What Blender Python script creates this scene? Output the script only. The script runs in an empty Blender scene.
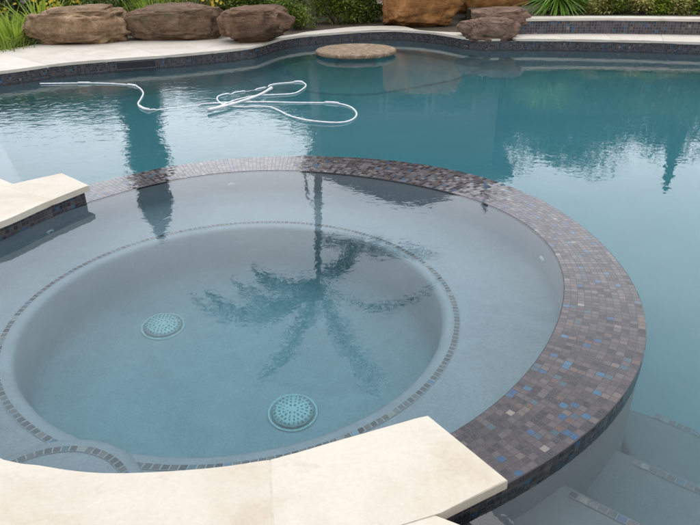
import bpy, bmesh, math, random
from mathutils import Vector, Matrix, noise as mnoise
from mathutils.geometry import tessellate_polygon
random.seed(7)
R = math.radians
sc = bpy.context.scene
C = sc.collection

# ------------------------------------------------------------------ camera model
F, TH, RO, ZC = 640.0, R(26.5874), R(-0.8358), 1.44

def ray(px, py):
    x = (px - 350) / F; y = (262.5 - py) / F
    c, s = math.cos(RO), math.sin(RO)
    x, y = c * x - s * y, s * x + c * y
    return Vector((x, math.cos(TH) + y * math.sin(TH), -math.sin(TH) + y * math.cos(TH)))

def at(px, py, z):
    d = ray(px, py); t = (z - ZC) / d.z
    return Vector((d.x * t, d.y * t, z))

def und(px, py, zw, z):
    """point of the pool bed seen through the water surface (Snell)"""
    p = at(px, py, zw); d = ray(px, py).normalized()
    h = math.hypot(d.x, d.y); s = h / 1.333; k = s / math.sqrt(1 - s * s) * (zw - z)
    return Vector((p.x + d.x / h * k, p.y + d.y / h * k, z))

def refl(px, py, D):
    """where a thing at ground distance D stands that is mirrored in the water at that pixel"""
    d = ray(px, py); h = math.hypot(d.x, d.y)
    return Vector((d.x / h * D, d.y / h * D, -ZC - d.z / h * D))

def lerp(a, b, t): return a + (b - a) * t

# ------------------------------------------------------------------ materials
def new_mat(name):
    m = bpy.data.materials.new(name); m.use_nodes = True
    nt = m.node_tree; nt.nodes.clear()
    out = nt.nodes.new('ShaderNodeOutputMaterial')
    return m, nt, out

class N:
    def __init__(s, nt): s.nt = nt
    def __call__(s, kind, **kw):
        n = s.nt.nodes.new('ShaderNode' + kind)
        for k, v in kw.items(): setattr(n, k, v)
        return n
    def link(s, a, b): s.nt.links.new(a, b)
    def math(s, op, a, b=None, c=None):
        n = s.nt.nodes.new('ShaderNodeMath'); n.operation = op
        for i, v in enumerate((a, b, c)):
            if v is None: continue
            if hasattr(v, 'links') or hasattr(v, 'is_output'): s.nt.links.new(v, n.inputs[i])
            else: n.inputs[i].default_value = v
        return n.outputs[0]
    def noise(s, vec, scale, detail=4, rough=.55, dist=0.0):
        n = s.nt.nodes.new('ShaderNodeTexNoise')
        n.inputs['Scale'].default_value = scale; n.inputs['Detail'].default_value = detail
        n.inputs['Roughness'].default_value = rough; n.inputs['Distortion'].default_value = dist
        if vec is not None: s.nt.links.new(vec, n.inputs['Vector'])
        return n.outputs['Fac']
    def ramp(s, fac, stops, interp='LINEAR'):
        n = s.nt.nodes.new('ShaderNodeValToRGB'); cr = n.color_ramp; cr.interpolation = interp
        while len(cr.elements) > 1: cr.elements.remove(cr.elements[-1])
        cr.elements[0].position = stops[0][0]; cr.elements[0].color = (*stops[0][1], 1)
        for p, c in stops[1:]:
            e = cr.elements.new(p); e.color = (*c, 1)
        s.nt.links.new(fac, n.inputs[0]); return n.outputs[0]
    def mix(s, fac, a, b, mode='MIX'):
        n = s.nt.nodes.new('ShaderNodeMix'); n.data_type = 'RGBA'; n.blend_type = mode
        for v, i in ((fac, n.inputs[0]), (a, n.inputs[6]), (b, n.inputs[7])):
            if hasattr(v, 'is_output'): s.nt.links.new(v, i)
            elif isinstance(v, (int, float)): i.default_value = v
            else: i.default_value = (*v, 1)
        return n.outputs[2]
    def bump(s, h, strength, dist=.01, normal=None):
        n = s.nt.nodes.new('ShaderNodeBump'); n.inputs['Strength'].default_value = strength
        n.inputs['Distance'].default_value = dist; s.nt.links.new(h, n.inputs['Height'])
        if normal is not None: s.nt.links.new(normal, n.inputs['Normal'])
        return n.outputs[0]
    def pbsdf(s, color, rough, normal=None, **kw):
        n = s.nt.nodes.new('ShaderNodeBsdfPrincipled')
        for v, k in ((color, 'Base Color'), (rough, 'Roughness')):
            if hasattr(v, 'is_output'): s.nt.links.new(v, n.inputs[k])
            elif isinstance(v, (int, float)): n.inputs[k].default_value = v
            else: n.inputs[k].default_value = (*v, 1)
        if normal is not None: s.nt.links.new(normal, n.inputs['Normal'])
        for k, v in kw.items(): n.inputs[k.replace('_', ' ')].default_value = v
        return n

def geo_pos(n):
    return n('NewGeometry').outputs['Position']

def mat_travertine(name, a=(.448, .400, .325), b=(.385, .318, .228), joints=0.0):
    m, nt, out = new_mat(name); n = N(nt); pos = geo_pos(n)
    oi = n('ObjectInfo').outputs['Random']
    off = n('VectorMath', operation='ADD'); n.link(pos, off.inputs[0])
    comb = n('CombineXYZ'); n.link(n.math('MULTIPLY', oi, 37.0), comb.inputs[0]); n.link(comb.outputs[0], off.inputs[1])
    p = off.outputs[0]
    cloud = n.noise(p, 3.2, 5, .6, .4)
    c1 = n.ramp(cloud, [(.34, b), (.47, lerp3(a, b, .35)), (.56, a), (.75, tuple(min(1, x * 1.04) for x in a))])
    st = n('Mapping'); st.inputs['Scale'].default_value = (5, 9, 9); st.inputs['Rotation'].default_value = (0, 0, .5)
    n.link(p, st.inputs[0])
    vein = n.noise(st.outputs[0], 1.0, 6, .65, 1.2)
    c2 = n.mix(n.ramp(vein, [(.30, (.40,) * 3), (.42, (0,) * 3)]), c1, tuple(x * .88 for x in b))
    fine = n.noise(p, 60, 3, .6)
    c3 = n.mix(.10, c2, n.ramp(fine, [(.3, (.5, .43, .34)), (.7, (.95, .9, .8))]))
    # small pits of the stone
    vor = n('TexVoronoi'); vor.inputs['Scale'].default_value = 70; n.link(p, vor.inputs['Vector'])
    pit = n.math('MULTIPLY', n.math('LESS_THAN', vor.outputs['Distance'], .16), n.math('GREATER_THAN', n.noise(p, 5, 3), .60))
    c4 = n.mix(n.math('MULTIPLY', pit, .40), c3, (.40, .31, .21))
    per = n.math('MULTIPLY_ADD', oi, .08, .96)
    hsv = n('HueSaturation'); n.link(c4, hsv.inputs['Color']); n.link(per, hsv.inputs['Value'])
    col = hsv.outputs[0]
    h = n.math('SUBTRACT', n.math('ADD', n.math('MULTIPLY', fine, .35), vein), n.math('MULTIPLY', pit, .4))
    if joints:
        br = n('TexBrick'); br.offset = .5
        br.inputs['Scale'].default_value = 1.0; br.inputs['Mortar Size'].default_value = .0035
        br.inputs['Brick Width'].default_value = joints; br.inputs['Row Height'].default_value = joints * .66
        br.inputs['Color1'].default_value = (0, 0, 0, 1); br.inputs['Color2'].default_value = (0, 0, 0, 1); br.inputs['Mortar'].default_value = (1, 1, 1, 1)
        rt = n('Mapping'); rt.inputs['Rotation'].default_value = (0, 0, .56); n.link(pos, rt.inputs[0]); n.link(rt.outputs[0], br.inputs['Vector'])
        col = n.mix(n.math('MULTIPLY', br.outputs['Color'], .6), col, (.40, .33, .25))
        h = n.math('SUBTRACT', h, n.math('MULTIPLY', br.outputs['Color'], 2.0))
    b_ = n.pbsdf(col, n.math('MULTIPLY_ADD', fine, .2, .45), n.bump(h, .22, .004))
    n.link(b_.outputs[0], out.inputs[0]); return m

def lerp3(a, b, t): return tuple(x + (y - x) * t for x, y in zip(a, b))

def mat_mosaic(name, size=.027, grout=(.17, .15, .15), gw=.055, bright=1.0, streak=1.0, wet=False):
    """glass mosaic on UV laid out in metres"""
    m, nt, out = new_mat(name); n = N(nt)
    uv = n('UVMap').outputs[0]
    sc_ = n('VectorMath', operation='SCALE'); sc_.inputs['Scale'].default_value = 1 / size; n.link(uv, sc_.inputs[0])
    fl = n('VectorMath', operation='FLOOR'); n.link(sc_.outputs[0], fl.inputs[0])
    fr = n('VectorMath', operation='FRACTION'); n.link(sc_.outputs[0], fr.inputs[0])
    wn = n('TexWhiteNoise', noise_dimensions='2D'); n.link(fl.outputs[0], wn.inputs['Vector'])
    wv = wn.outputs['Value']; wc = wn.outputs['Color']
    B = lambda c: tuple(x * bright for x in c)
    col = n.ramp(wv, [(0, B((.034, .030, .044))), (.15, B((.118, .092, .096))), (.27, B((.066, .054, .066))), (.40, B((.185, .150, .155))),
                      (.49, B((.042, .040, .060))), (.61, B((.140, .108, .104))), (.70, B((.098, .080, .088))), (.79, B((.19, .155, .16))),
                      (.868, B((.016, .155, .36))), (.890, B((.025, .24, .44))), (.908, B((.06, .17, .24))),
                      (.930, B((.22, .125, .09))), (.962, B((.27, .205, .175))), (.990, B((.50, .45, .38)))], 'CONSTANT')
    sp = n('SeparateXYZ'); n.link(fr.outputs[0], sp.inputs[0])
    off = n('VectorMath', operation='ADD'); n.link(sc_.outputs[0], off.inputs[0])
    s10 = n('VectorMath', operation='SCALE'); s10.inputs['Scale'].default_value = 40; n.link(wc, s10.inputs[0]); n.link(s10.outputs[0], off.inputs[1])
    marb = n.noise(off.outputs[0], 2.6, 5, .72, 2.2)          # aventurine swirls inside each tile
    col = n.mix(n.ramp(marb, [(.50, (0,) * 3), (.68, (.42 * streak,) * 3)]), col, B((.34, .27, .255)))
    col = n.mix(n.ramp(marb, [(.30, (.6,) * 3), (.46, (0,) * 3)]), col, B((.03, .03, .045)))
    ex = n.math('MINIMUM', sp.outputs[0], n.math('SUBTRACT', 1.0, sp.outputs[0]))
    ey = n.math('MINIMUM', sp.outputs[1], n.math('SUBTRACT', 1.0, sp.outputs[1]))
    e = n.math('MINIMUM', ex, ey)
    mask = n('MapRange', interpolation_type='SMOOTHSTEP'); n.link(e, mask.inputs[0])
    mask.inputs[1].default_value = gw * .55; mask.inputs[2].default_value = gw * 1.3
    col = n.mix(mask.outputs[0], grout, col)
    # every tile sits at its own tiny tilt
    sub = n('VectorMath', operation='SUBTRACT'); n.link(wc, sub.inputs[0]); sub.inputs[1].default_value = (.5, .5, .5)
    tl = n('VectorMath', operation='SCALE'); tl.inputs['Scale'].default_value = .10; n.link(sub.outputs[0], tl.inputs[0])
    ad = n('VectorMath', operation='ADD'); n.link(n('NewGeometry').outputs['Normal'], ad.inputs[0]); n.link(tl.outputs[0], ad.inputs[1])
    nm = n('VectorMath', operation='NORMALIZE'); n.link(ad.outputs[0], nm.inputs[0])
    bp = n.bump(mask.outputs[0], .5, .002, nm.outputs[0])
    rough = n.math('SUBTRACT', .62, n.math('MULTIPLY', mask.outputs[0], .46))
    b_ = n.pbsdf(col, rough, bp)
    if wet:      # a skin of running water over the tiles
        b_.inputs['Specular IOR Level'].default_value = .12; b_.inputs['Coat Weight'].default_value = .72; b_.inputs['Coat IOR'].default_value = 1.333; b_.inputs['Coat Roughness'].default_value = .03
        pos = geo_pos(n)
        rip = n.math('ADD', n.math('MULTIPLY', n.noise(pos, 13, 2, .5, .6), .5), n.math('MULTIPLY', n.noise(pos, 34, 2), .2))
        rip = n.math('ADD', rip, n.math('MULTIPLY', mask.outputs[0], .06))
        t2 = n('VectorMath', operation='SCALE'); t2.inputs['Scale'].default_value = .022; n.link(sub.outputs[0], t2.inputs[0])
        a2 = n('VectorMath', operation='ADD'); n.link(n('NewGeometry').outputs['Normal'], a2.inputs[0]); n.link(t2.outputs[0], a2.inputs[1])
        n2 = n('VectorMath', operation='NORMALIZE'); n.link(a2.outputs[0], n2.inputs[0])
        n.link(n.bump(rip, 1.0, .0010, n2.outputs[0]), b_.inputs['Coat Normal'])
    n.link(b_.outputs[0], out.inputs[0]); return m

def mat_plaster(name, a, b):
    m, nt, out = new_mat(name); n = N(nt); pos = geo_pos(n)
    b = tuple(x * .88 for x in b); a = tuple(x * 1.05 for x in a)
    c = n.ramp(n.noise(pos, 2.2, 7, .66, .9), [(.36, b), (.62, a)])
    c = n.mix(.4, c, n.ramp(n.noise(pos, 19, 5, .72, .4), [(.36, b), (.64, a)]))
    c = n.mix(.3, c, n.ramp(n.noise(pos, 160, 2, .6), [(.4, tuple(x * .8 for x in b)), (.6, a)]))
    b_ = n.pbsdf(c, .75, n.bump(n.noise(pos, 90, 3), .12, .003)); n.link(b_.outputs[0], out.inputs[0]); return m

def mat_water(name, dens, color, waves, murk=0.0):
    """dielectric surface over an evenly absorbing body; waves = list of (scale, slope, detail, mask)"""
    m, nt, out = new_mat(name); n = N(nt); pos = geo_pos(n)
    h = None
    for scale, amp, detail, rot, strx, mask in waves:
        mp = n('Mapping'); mp.inputs['Rotation'].default_value = (0, 0, rot); mp.inputs['Scale'].default_value = (strx, 1, 1)
        n.link(pos, mp.inputs[0])
        v = n.math('MULTIPLY', n.noise(mp.outputs[0], scale, detail, .5, .6), amp)
        if mask:
            (mx, my), r0, r1, floor_ = mask
            d = n('VectorMath', operation='DISTANCE'); n.link(pos, d.inputs[0]); d.inputs[1].default_value = (mx, my, 0)
            mr = n('MapRange', interpolation_type='SMOOTHSTEP'); n.link(d.outputs['Value'], mr.inputs[0])
            mr.inputs[1].default_value = r0; mr.inputs[2].default_value = r1; mr.inputs[3].default_value = 1; mr.inputs[4].default_value = floor_
            v = n.math('MULTIPLY', v, mr.outputs[0])
        h = v if h is None else n.math('ADD', h, v)
    g = n('BsdfGlass'); g.inputs['IOR'].default_value = 1.333; g.inputs['Roughness'].default_value = 0.0
    g.inputs['Color'].default_value = (1, 1, 1, 1)
    bp = n('Bump'); bp.inputs['Strength'].default_value = 1.0; bp.inputs['Distance'].default_value = 1.0; n.link(h, bp.inputs['Height'])
    n.link(bp.outputs[0], g.inputs['Normal'])
    n.link(g.outputs[0], out.inputs['Surface'])
    va = n('VolumeAbsorption'); va.inputs['Color'].default_value = (*color, 1); va.inputs['Density'].default_value = dens
    if murk:
        vsc = n('VolumeScatter'); vsc.inputs['Color'].default_value = (.55, .85, .92, 1); vsc.inputs['Density'].default_value = murk; vsc.inputs['Anisotropy'].default_value = .3
        ad_ = n('AddShader'); n.link(va.outputs[0], ad_.inputs[0]); n.link(vsc.outputs[0], ad_.inputs[1]); n.link(ad_.outputs[0], out.inputs['Volume'])
    else:
        n.link(va.outputs[0], out.inputs['Volume'])
    return m

def mat_rock(name, cols, scale=1.0, bump=.5, moss=0.0):
    m, nt, out = new_mat(name); n = N(nt)
    pos = n('TexCoord').outputs['Object']
    big = n.noise(pos, 2.6 * scale, 6, .62, .6)
    c = n.ramp(big, [(.30, cols[0]), (.45, cols[1]), (.58, cols[2]), (.72, cols[3])])
    st = n('Mapping'); st.inputs['Scale'].default_value = (1.2, 1.2, 9); n.link(pos, st.inputs[0])
    lay = n.noise(st.outputs[0], 2.2 * scale, 5, .6, .8)
    c = n.mix(n.ramp(lay, [(.36, (.65,) * 3), (.5, (0,) * 3)]), c, tuple(x * .55 for x in cols[0]))
    fine = n.noise(pos, 28 * scale, 5, .7)
    c = n.mix(.3, c, n.ramp(fine, [(.3, tuple(x * .5 for x in cols[1])), (.7, cols[3])]))
    if moss:
        c = n.mix(n.math('MULTIPLY', n.ramp(n.noise(pos, 4.5, 4, .6), [(.56, (0,) * 3), (.66, (1,) * 3)]), moss), c, (.06, .075, .03))
    h = n.math('ADD', n.math('MULTIPLY', big, .8), n.math('ADD', n.math('MULTIPLY', fine, .35), n.math('MULTIPLY', lay, .5)))
    b_ = n.pbsdf(c, .85, n.bump(h, bump, .03), Specular_IOR_Level=.12); n.link(b_.outputs[0], out.inputs[0]); return m

def mat_leaf(name, stops, transl=.25, rough=.5):
    m, nt, out = new_mat(name); n = N(nt)
    g = n('NewGeometry')
    c = n.ramp(g.outputs['Random Per Island'], stops)
    c = n.mix(.35, c, n.ramp(n.noise(g.outputs['Position'], 5, 3), [(.3, tuple(x * .6 for x in stops[0][1])), (.7, stops[-1][1])]))
    b_ = n.pbsdf(c, rough, Specular_IOR_Level=.28)
    t = n('BsdfTranslucent'); n.link(c, t.inputs[0])
    mx = n('MixShader'); mx.inputs[0].default_value = transl
    n.link(b_.outputs[0], mx.inputs[1]); n.link(t.outputs[0], mx.inputs[2]); n.link(mx.outputs[0], out.inputs[0]); return m

def mat_simple(name, col, rough=.5, var=.15, scale=20, bump=0.0, **kw):
    m, nt, out = new_mat(name); n = N(nt); pos = geo_pos(n)
    f = n.noise(pos, scale, 4, .6)
    c = n.ramp(f, [(.3, tuple(x * (1 - var) for x in col)), (.7, tuple(min(1, x * (1 + var)) for x in col))])
    b_ = n.pbsdf(c, rough, n.bump(f, bump, .01) if bump else None, **kw); n.link(b_.outputs[0], out.inputs[0]); return m

def mat_shingle(name):
    m, nt, out = new_mat(name); n = N(nt); pos = geo_pos(n)
    br = n('TexBrick'); br.inputs['Scale'].default_value = 3; n.link(pos, br.inputs['Vector'])
    br.inputs['Color1'].default_value = (.05, .045, .045, 1); br.inputs['Color2'].default_value = (.085, .075, .07, 1); br.inputs['Mortar'].default_value = (.02, .02, .02, 1)
    b_ = n.pbsdf(br.outputs['Color'], .9); n.link(b_.outputs[0], out.inputs[0]); return m

def mat_soil(name):
    m, nt, out = new_mat(name); n = N(nt); pos = geo_pos(n)
    big = n.noise(pos, .7, 5, .6); f = n.noise(pos, 26, 6, .7)
    c = n.ramp(f, [(.3, (.03, .02, .013)), (.5, (.085, .058, .038)), (.72, (.17, .12, .08))])
    c = n.mix(n.ramp(big, [(.45, (0,) * 3), (.6, (.7,) * 3)]), c, (.055, .07, .028))
    b_ = n.pbsdf(c, .95, n.bump(f, .8, .03)); n.link(b_.outputs[0], out.inputs[0]); return m

M = dict(
    trav=mat_travertine('travertine'),
    trav_far=mat_travertine('travertine_far', (.475, .425, .36), (.40, .345, .275)),
    deck=mat_travertine('travertine_paving', joints=.61),
    mosaic=mat_mosaic('glass_mosaic', bright=.29, grout=(.042, .036, .038), streak=1.5, wet=True),
    band=mat_mosaic('glass_mosaic_band', bright=.32, gw=.07, grout=(.055, .053, .058)),
    band_r=mat_mosaic('glass_mosaic_upper', size=.04, bright=.38, grout=(.10, .097, .10), gw=.08),
    trim=mat_mosaic('trim_mosaic', size=.030, grout=(.25, .26, .29), gw=.10, bright=.42, streak=.6),
    trim2=mat_mosaic('step_trim_mosaic', size=.030, grout=(.16, .165, .175), gw=.10, bright=.34, streak=.6),
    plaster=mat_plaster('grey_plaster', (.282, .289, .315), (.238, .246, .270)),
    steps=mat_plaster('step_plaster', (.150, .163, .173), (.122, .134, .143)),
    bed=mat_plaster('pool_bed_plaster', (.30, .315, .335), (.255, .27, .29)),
    rock_tan=mat_rock('tan_rock', [(0.082, 0.046, 0.024), (0.172, 0.102, 0.052), (0.282, 0.176, 0.096), (0.462, 0.340, 0.227)], 1.1, .9, .3),
    rock_brown=mat_rock('brown_rock', [(0.056, 0.035, 0.021), (0.122, 0.076, 0.046), (0.186, 0.120, 0.077), (0.282, 0.191, 0.129)], 1.8, 1.0, .6),
    rock_red=mat_rock('red_brown_rock', [(0.056, 0.032, 0.020), (0.125, 0.071, 0.045), (0.182, 0.104, 0.066), (0.261, 0.166, 0.110)], 1.7, 1.0, .15),
    rock_rust=mat_rock('rust_rock', [(0.075, 0.035, 0.015), (0.224, 0.095, 0.033), (0.373, 0.166, 0.052), (0.492, 0.268, 0.116)], 1.3, .9),
    rock_mauve=mat_rock('mauve_rock', [(0.060, 0.036, 0.027), (0.134, 0.081, 0.059), (0.206, 0.130, 0.094), (0.282, 0.188, 0.131)], 1.6, .9),
    flag=mat_rock('flagstone', [(.07, .036, .016), (.19, .105, .045), (.27, .18, .095), (.66, .61, .52)], 4.6, .8),
    soil=mat_soil('mulch_soil'),
    grout=mat_simple('joint_grout', (.44, .39, .315), .9, .12, 60),
    hose=mat_simple('white_hose', (.58, .585, .58), .4, .14),
    drain=mat_simple('drain_plastic', (.36, .42, .43), .45, .08),
    drain_dark=mat_simple('drain_slot', (.15, .18, .185), .6),
    jet=mat_simple('white_plastic', (.55, .56, .57), .35, .03),
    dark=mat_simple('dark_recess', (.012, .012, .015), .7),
    bark=mat_simple('palm_bark', (.20, .16, .12), .9, .4, 14, .8),
    bark2=mat_simple('tree_bark', (.11, .085, .065), .9, .4, 9, .8),
    shaded_stucco=mat_simple('shaded_stucco', (.13, .115, .10), .9, .08, 30, .2),  # house wall colour darkened to carry the shade of the trees
    shingle=mat_shingle('roof_shingle'),
    fascia=mat_simple('fascia_paint', (.25, .22, .2), .6),
    glass=mat_simple('window_glass', (.03, .035, .04), .05),
    metal=mat_simple('vent_metal', (.08, .08, .085), .5),
)
G = lambda *c: list(zip((0, .35, .7, 1), c))
L = dict(
    lime=mat_leaf('lime_leaf', G((0.134, 0.227, 0.020), (0.215, 0.324, 0.033), (0.305, 0.421, 0.050), (0.430, 0.518, 0.077)), .35),
    mid=mat_leaf('mid_leaf', G((0.070, 0.123, 0.014), (0.117, 0.188, 0.022), (0.186, 0.257, 0.034), (0.303, 0.376, 0.061)), .25),
    dark=mat_leaf('dark_leaf', G((0.035, 0.068, 0.012), (0.065, 0.115, 0.017), (0.105, 0.168, 0.024), (0.174, 0.237, 0.036)), .2),
    olive=mat_leaf('olive_leaf', G((0.081, 0.097, 0.020), (0.134, 0.154, 0.031), (0.197, 0.211, 0.050), (0.305, 0.292, 0.077)), .25),
    straw=mat_leaf('straw_leaf', G((0.197, 0.162, 0.039), (0.233, 0.259, 0.044), (0.215, 0.308, 0.050), (0.394, 0.373, 0.110)), .3),
    strap=mat_leaf('strap_leaf', G((0.081, 0.179, 0.020), (0.125, 0.259, 0.033), (0.197, 0.356, 0.050), (0.305, 0.454, 0.088)), .3, .35),
    pale=mat_leaf('pale_leaf', G((0.161, 0.194, 0.039), (0.269, 0.292, 0.066), (0.430, 0.389, 0.121), (0.681, 0.566, 0.220)), .3),
    far=mat_leaf('far_leaf', G((.022, .045, .012), (.04, .07, .018), (.06, .10, .025), (.10, .15, .045)), .2),
    palm=mat_leaf('palm_leaf', G((.04, .07, .02), (.06, .10, .03), (.08, .13, .04), (.11, .16, .055)), .2),
    cyp=mat_leaf('cypress_leaf', G((.010, .024, .010), (.018, .038, .014), (.028, .052, .018), (.04, .07, .025)), .1),
    yellow=mat_leaf('yellow_petal', G((.75, .50, .02), (.8, .55, .03), (.85, .62, .04), (.9, .70, .08)), .3),
    orange=mat_leaf('orange_petal', G((.75, .22, .02), (.8, .28, .03), (.85, .32, .04), (.85, .38, .06)), .3),
    pink=mat_leaf('pink_petal', G((.75, .45, .40), (.8, .55, .48), (.85, .62, .55), (.9, .74, .68)), .3),
    white=mat_leaf('white_petal', G((.8, .78, .74), (.85, .84, .8), (.88, .87, .84), (.9, .9, .87)), .3),
)

# ------------------------------------------------------------------ object helpers
def tag(o, label=None, cat=None, group=None, kind=None):
    for k, v in (('label', label), ('category', cat), ('group', group), ('kind', kind)):
        if v: o[k] = v
    return o

def empty(name, loc=(0, 0, 0)):
    o = bpy.data.objects.new(name, None); C.objects.link(o); o.location = loc; o.empty_display_size = .1
    return o

def link(name, me, mat, parent=None, smooth=True):
    o = bpy.data.objects.new(name, me); C.objects.link(o)
    if mat is not None: me.materials.append(mat)
    if smooth:
        for p in me.polygons: p.use_smooth = True
    if parent is not None:
        o.parent = parent
        o.matrix_parent_inverse = Matrix.Translation(parent.location).inverted()
    return o

def pydata(name, vs, fs, mat, parent=None, smooth=True, uvs=None):
    me = bpy.data.meshes.new(name); me.from_pydata([tuple(v) for v in vs], [], fs)
    if uvs:
        l = me.uv_layers.new(name='UVMap')
        for p in me.polygons:
            for li, vi, uv in zip(p.loop_indices, p.vertices, uvs[p.index]): l.data[li].uv = uv
    me.update()
    return link(name, me, mat, parent, smooth)

def bridge(name, loops, mat, parent=None, closed=True, u=None, v=None, smooth=True, cap=False):
    """skin a list of equally long loops; u per column (metres), v per loop (metres)"""
    n = len(loops[0]); vs = [p for l in loops for p in l]; fs = []; uvs = []
    nu = n if closed else n - 1
    if u is None:
        u = [0.0]
        for i in range(nu): u.append(u[-1] + (Vector(loops[0][(i + 1) % n]) - Vector(loops[0][i])).length)
    if v is None:
        v = [0.0]
        for k in range(len(loops) - 1): v.append(v[-1] + (Vector(loops[k + 1][0]) - Vector(loops[k][0])).length)
    for k in range(len(loops) - 1):
        for i in range(nu):
            j = (i + 1) % n
            fs.append((k * n + i, k * n + j, (k + 1) * n + j, (k + 1) * n + i))
            uvs.append(((u[i], v[k]), (u[i + 1], v[k]), (u[i + 1], v[k + 1]), (u[i], v[k + 1])))
    if cap:
        k = len(loops) - 1
        c = sum((Vector(p) for p in loops[-1]), Vector()) / n
        vs.append(c)
        for i in range(nu):
            fs.append((k * n + i, k * n + (i + 1) % n, len(vs) - 1)); uvs.append(((0, 0), (0, 0), (0, 0)))
    return pydata(name, vs, fs, mat, parent, smooth, uvs)

def slab(name, poly, z0, z1, mat, parent=None, bevel=.01, segs=3, hole=None):
    """thick plate from an XY outline"""
    pl = [Vector((p[0], p[1], 0)) for p in poly]; n = len(pl)
    area = sum(pl[i].x * pl[(i + 1) % n].y - pl[(i + 1) % n].x * pl[i].y for i in range(n))
    if area < 0: pl.reverse()
    bm = bmesh.new()
    top = [bm.verts.new((p.x, p.y, z1)) for p in pl]; bot = [bm.verts.new((p.x, p.y, z0)) for p in pl]
    bm.faces.new(top); bm.faces.new(bot[::-1])
    for i in range(n):
        j = (i + 1) % n; bm.faces.new((bot[i], bot[j], top[j], top[i]))
    if bevel:
        es = [e for e in bm.edges if all(v in set(top) for v in e.verts)]
        es += [e for e in bm.edges if all(v in set(bot) for v in e.verts)]
        bmesh.ops.bevel(bm, geom=es, offset=bevel, segments=segs, profile=.5, affect='EDGES', clamp_overlap=True)
    bmesh.ops.triangulate(bm, faces=[f for f in bm.faces if len(f.verts) > 4])
    me = bpy.data.meshes.new(name); bm.to_mesh(me); bm.free()
    o = link(name, me, mat, parent, False)
    for p in me.polygons: p.use_smooth = abs(p.normal.z) < .98 and abs(p.normal.z) > .02
    return o

def resample(pts, n, closed=False):
    P = [Vector(p) for p in pts]
    if closed: P = P + [P[0]]
    d = [0]
    for a, b in zip(P, P[1:]): d.append(d[-1] + (b - a).length)
    out = []; m = n if closed else n - 1
    for i in range(n):
        t = d[-1] * i / m; k = 0
        while k < len(P) - 2 and d[k + 1] < t: k += 1
        out.append(P[k].lerp(P[k + 1], (t - d[k]) / max(1e-9, d[k + 1] - d[k])))
    return out

def smooth_chain(pts, n, closed=False):
    """Catmull-Rom through the points, evenly resampled"""
    P = [Vector(p) for p in pts]; m = len(P); out = []
    rng = range(m) if closed else range(m - 1)
    for i in rng:
        g = lambda k: P[k % m] if closed else P[max(0, min(m - 1, k))]
        p0, p1, p2, p3 = g(i - 1), g(i), g(i + 1), g(i + 2)
        for s in range(12):
            t = s / 12
            out.append(.5 * ((2 * p1) + (p2 - p0) * t + (2 * p0 - 5 * p1 + 4 * p2 - p3) * t * t + (3 * p1 - p0 - 3 * p2 + p3) * t ** 3))
    if not closed: out.append(P[-1])
    return resample(out, n, closed)

def tube_data(pts, rad, seg=8, closed=False, vs=None, fs=None):
    vs = [] if vs is None else vs; fs = [] if fs is None else fs
    P = [Vector(p) for p in pts]; n = len(P); base = len(vs)
    for i, p in enumerate(P):
        t = (P[(i + 1) % n] - P[i - 1]) if closed else (P[min(n - 1, i + 1)] - P[max(0, i - 1)])
        t.normalize()
        a = t.cross(Vector((0, 0, 1)))
        if a.length < .05: a = t.cross(Vector((1, 0, 0)))
        a.normalize(); b = a.cross(t).normalized()
        r = rad(i / (n - 1)) if callable(rad) else rad
        for k in range(seg):
            w = 2 * math.pi * k / seg; vs.append(p + (a * math.cos(w) + b * math.sin(w)) * r)
    for i in range(n if closed else n - 1):
        for k in range(seg):
            q = (k + 1) % seg; j = (i + 1) % n
            fs.append((base + i * seg + k, base + i * seg + q, base + j * seg + q, base + j * seg + k))
    if not closed:
        fs.append(tuple(base + k for k in range(seg))[::-1]); fs.append(tuple(base + (n - 1) * seg + k for k in range(seg)))
    return vs, fs

def tube(name, pts, rad, mat, parent=None, seg=8, closed=False):
    vs, fs = tube_data(pts, rad, seg, closed); return pydata(name, vs, fs, mat, parent)

# ------------------------------------------------------------------ levels (pool water = 0)
ZR = .040            # top of the tiled spillover ring
ZS = .0385           # spa water, level with the ring
ZCB, ZCT = .115, .150  # underside and top of the travertine coping
ZB, ZF = -.41, -.98  # spa bench and spa floor
ZP = -1.45           # pool floor

# ------------------------------------------------------------------ spa outline
NA = 192
C0 = Vector((-.436, 2.816, 0))
inner_px = [(165, 182), (200, 174.5), (270, 170), (345, 173.5), (414, 185), (479, 199), (522, 221), (548, 243), (562, 279), (564, 305), (549, 348), (530, 376), (500, 401), (450, 430)]
outer_px = [(161, 168), (200, 161.5), (250, 157.5), (307, 155.6), (360, 157.5), (414, 163.5), (500, 182), (515, 188), (569, 217), (613, 254), (638, 294), (645, 319), (645, 350), (633, 387), (600, 422), (565, 448), (525, 473), (505, 485)]
front_px = [(0, 458), (25, 463), (100, 473), (200, 469), (275, 458), (340, 440), (428, 415)]
P_front = [at(x, y, ZCT) for x, y in front_px]
rear_px = [(0, 222), (45, 203), (89, 185.5)]
P_rear = [at(x, y, ZCB) for x, y in rear_px]

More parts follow.
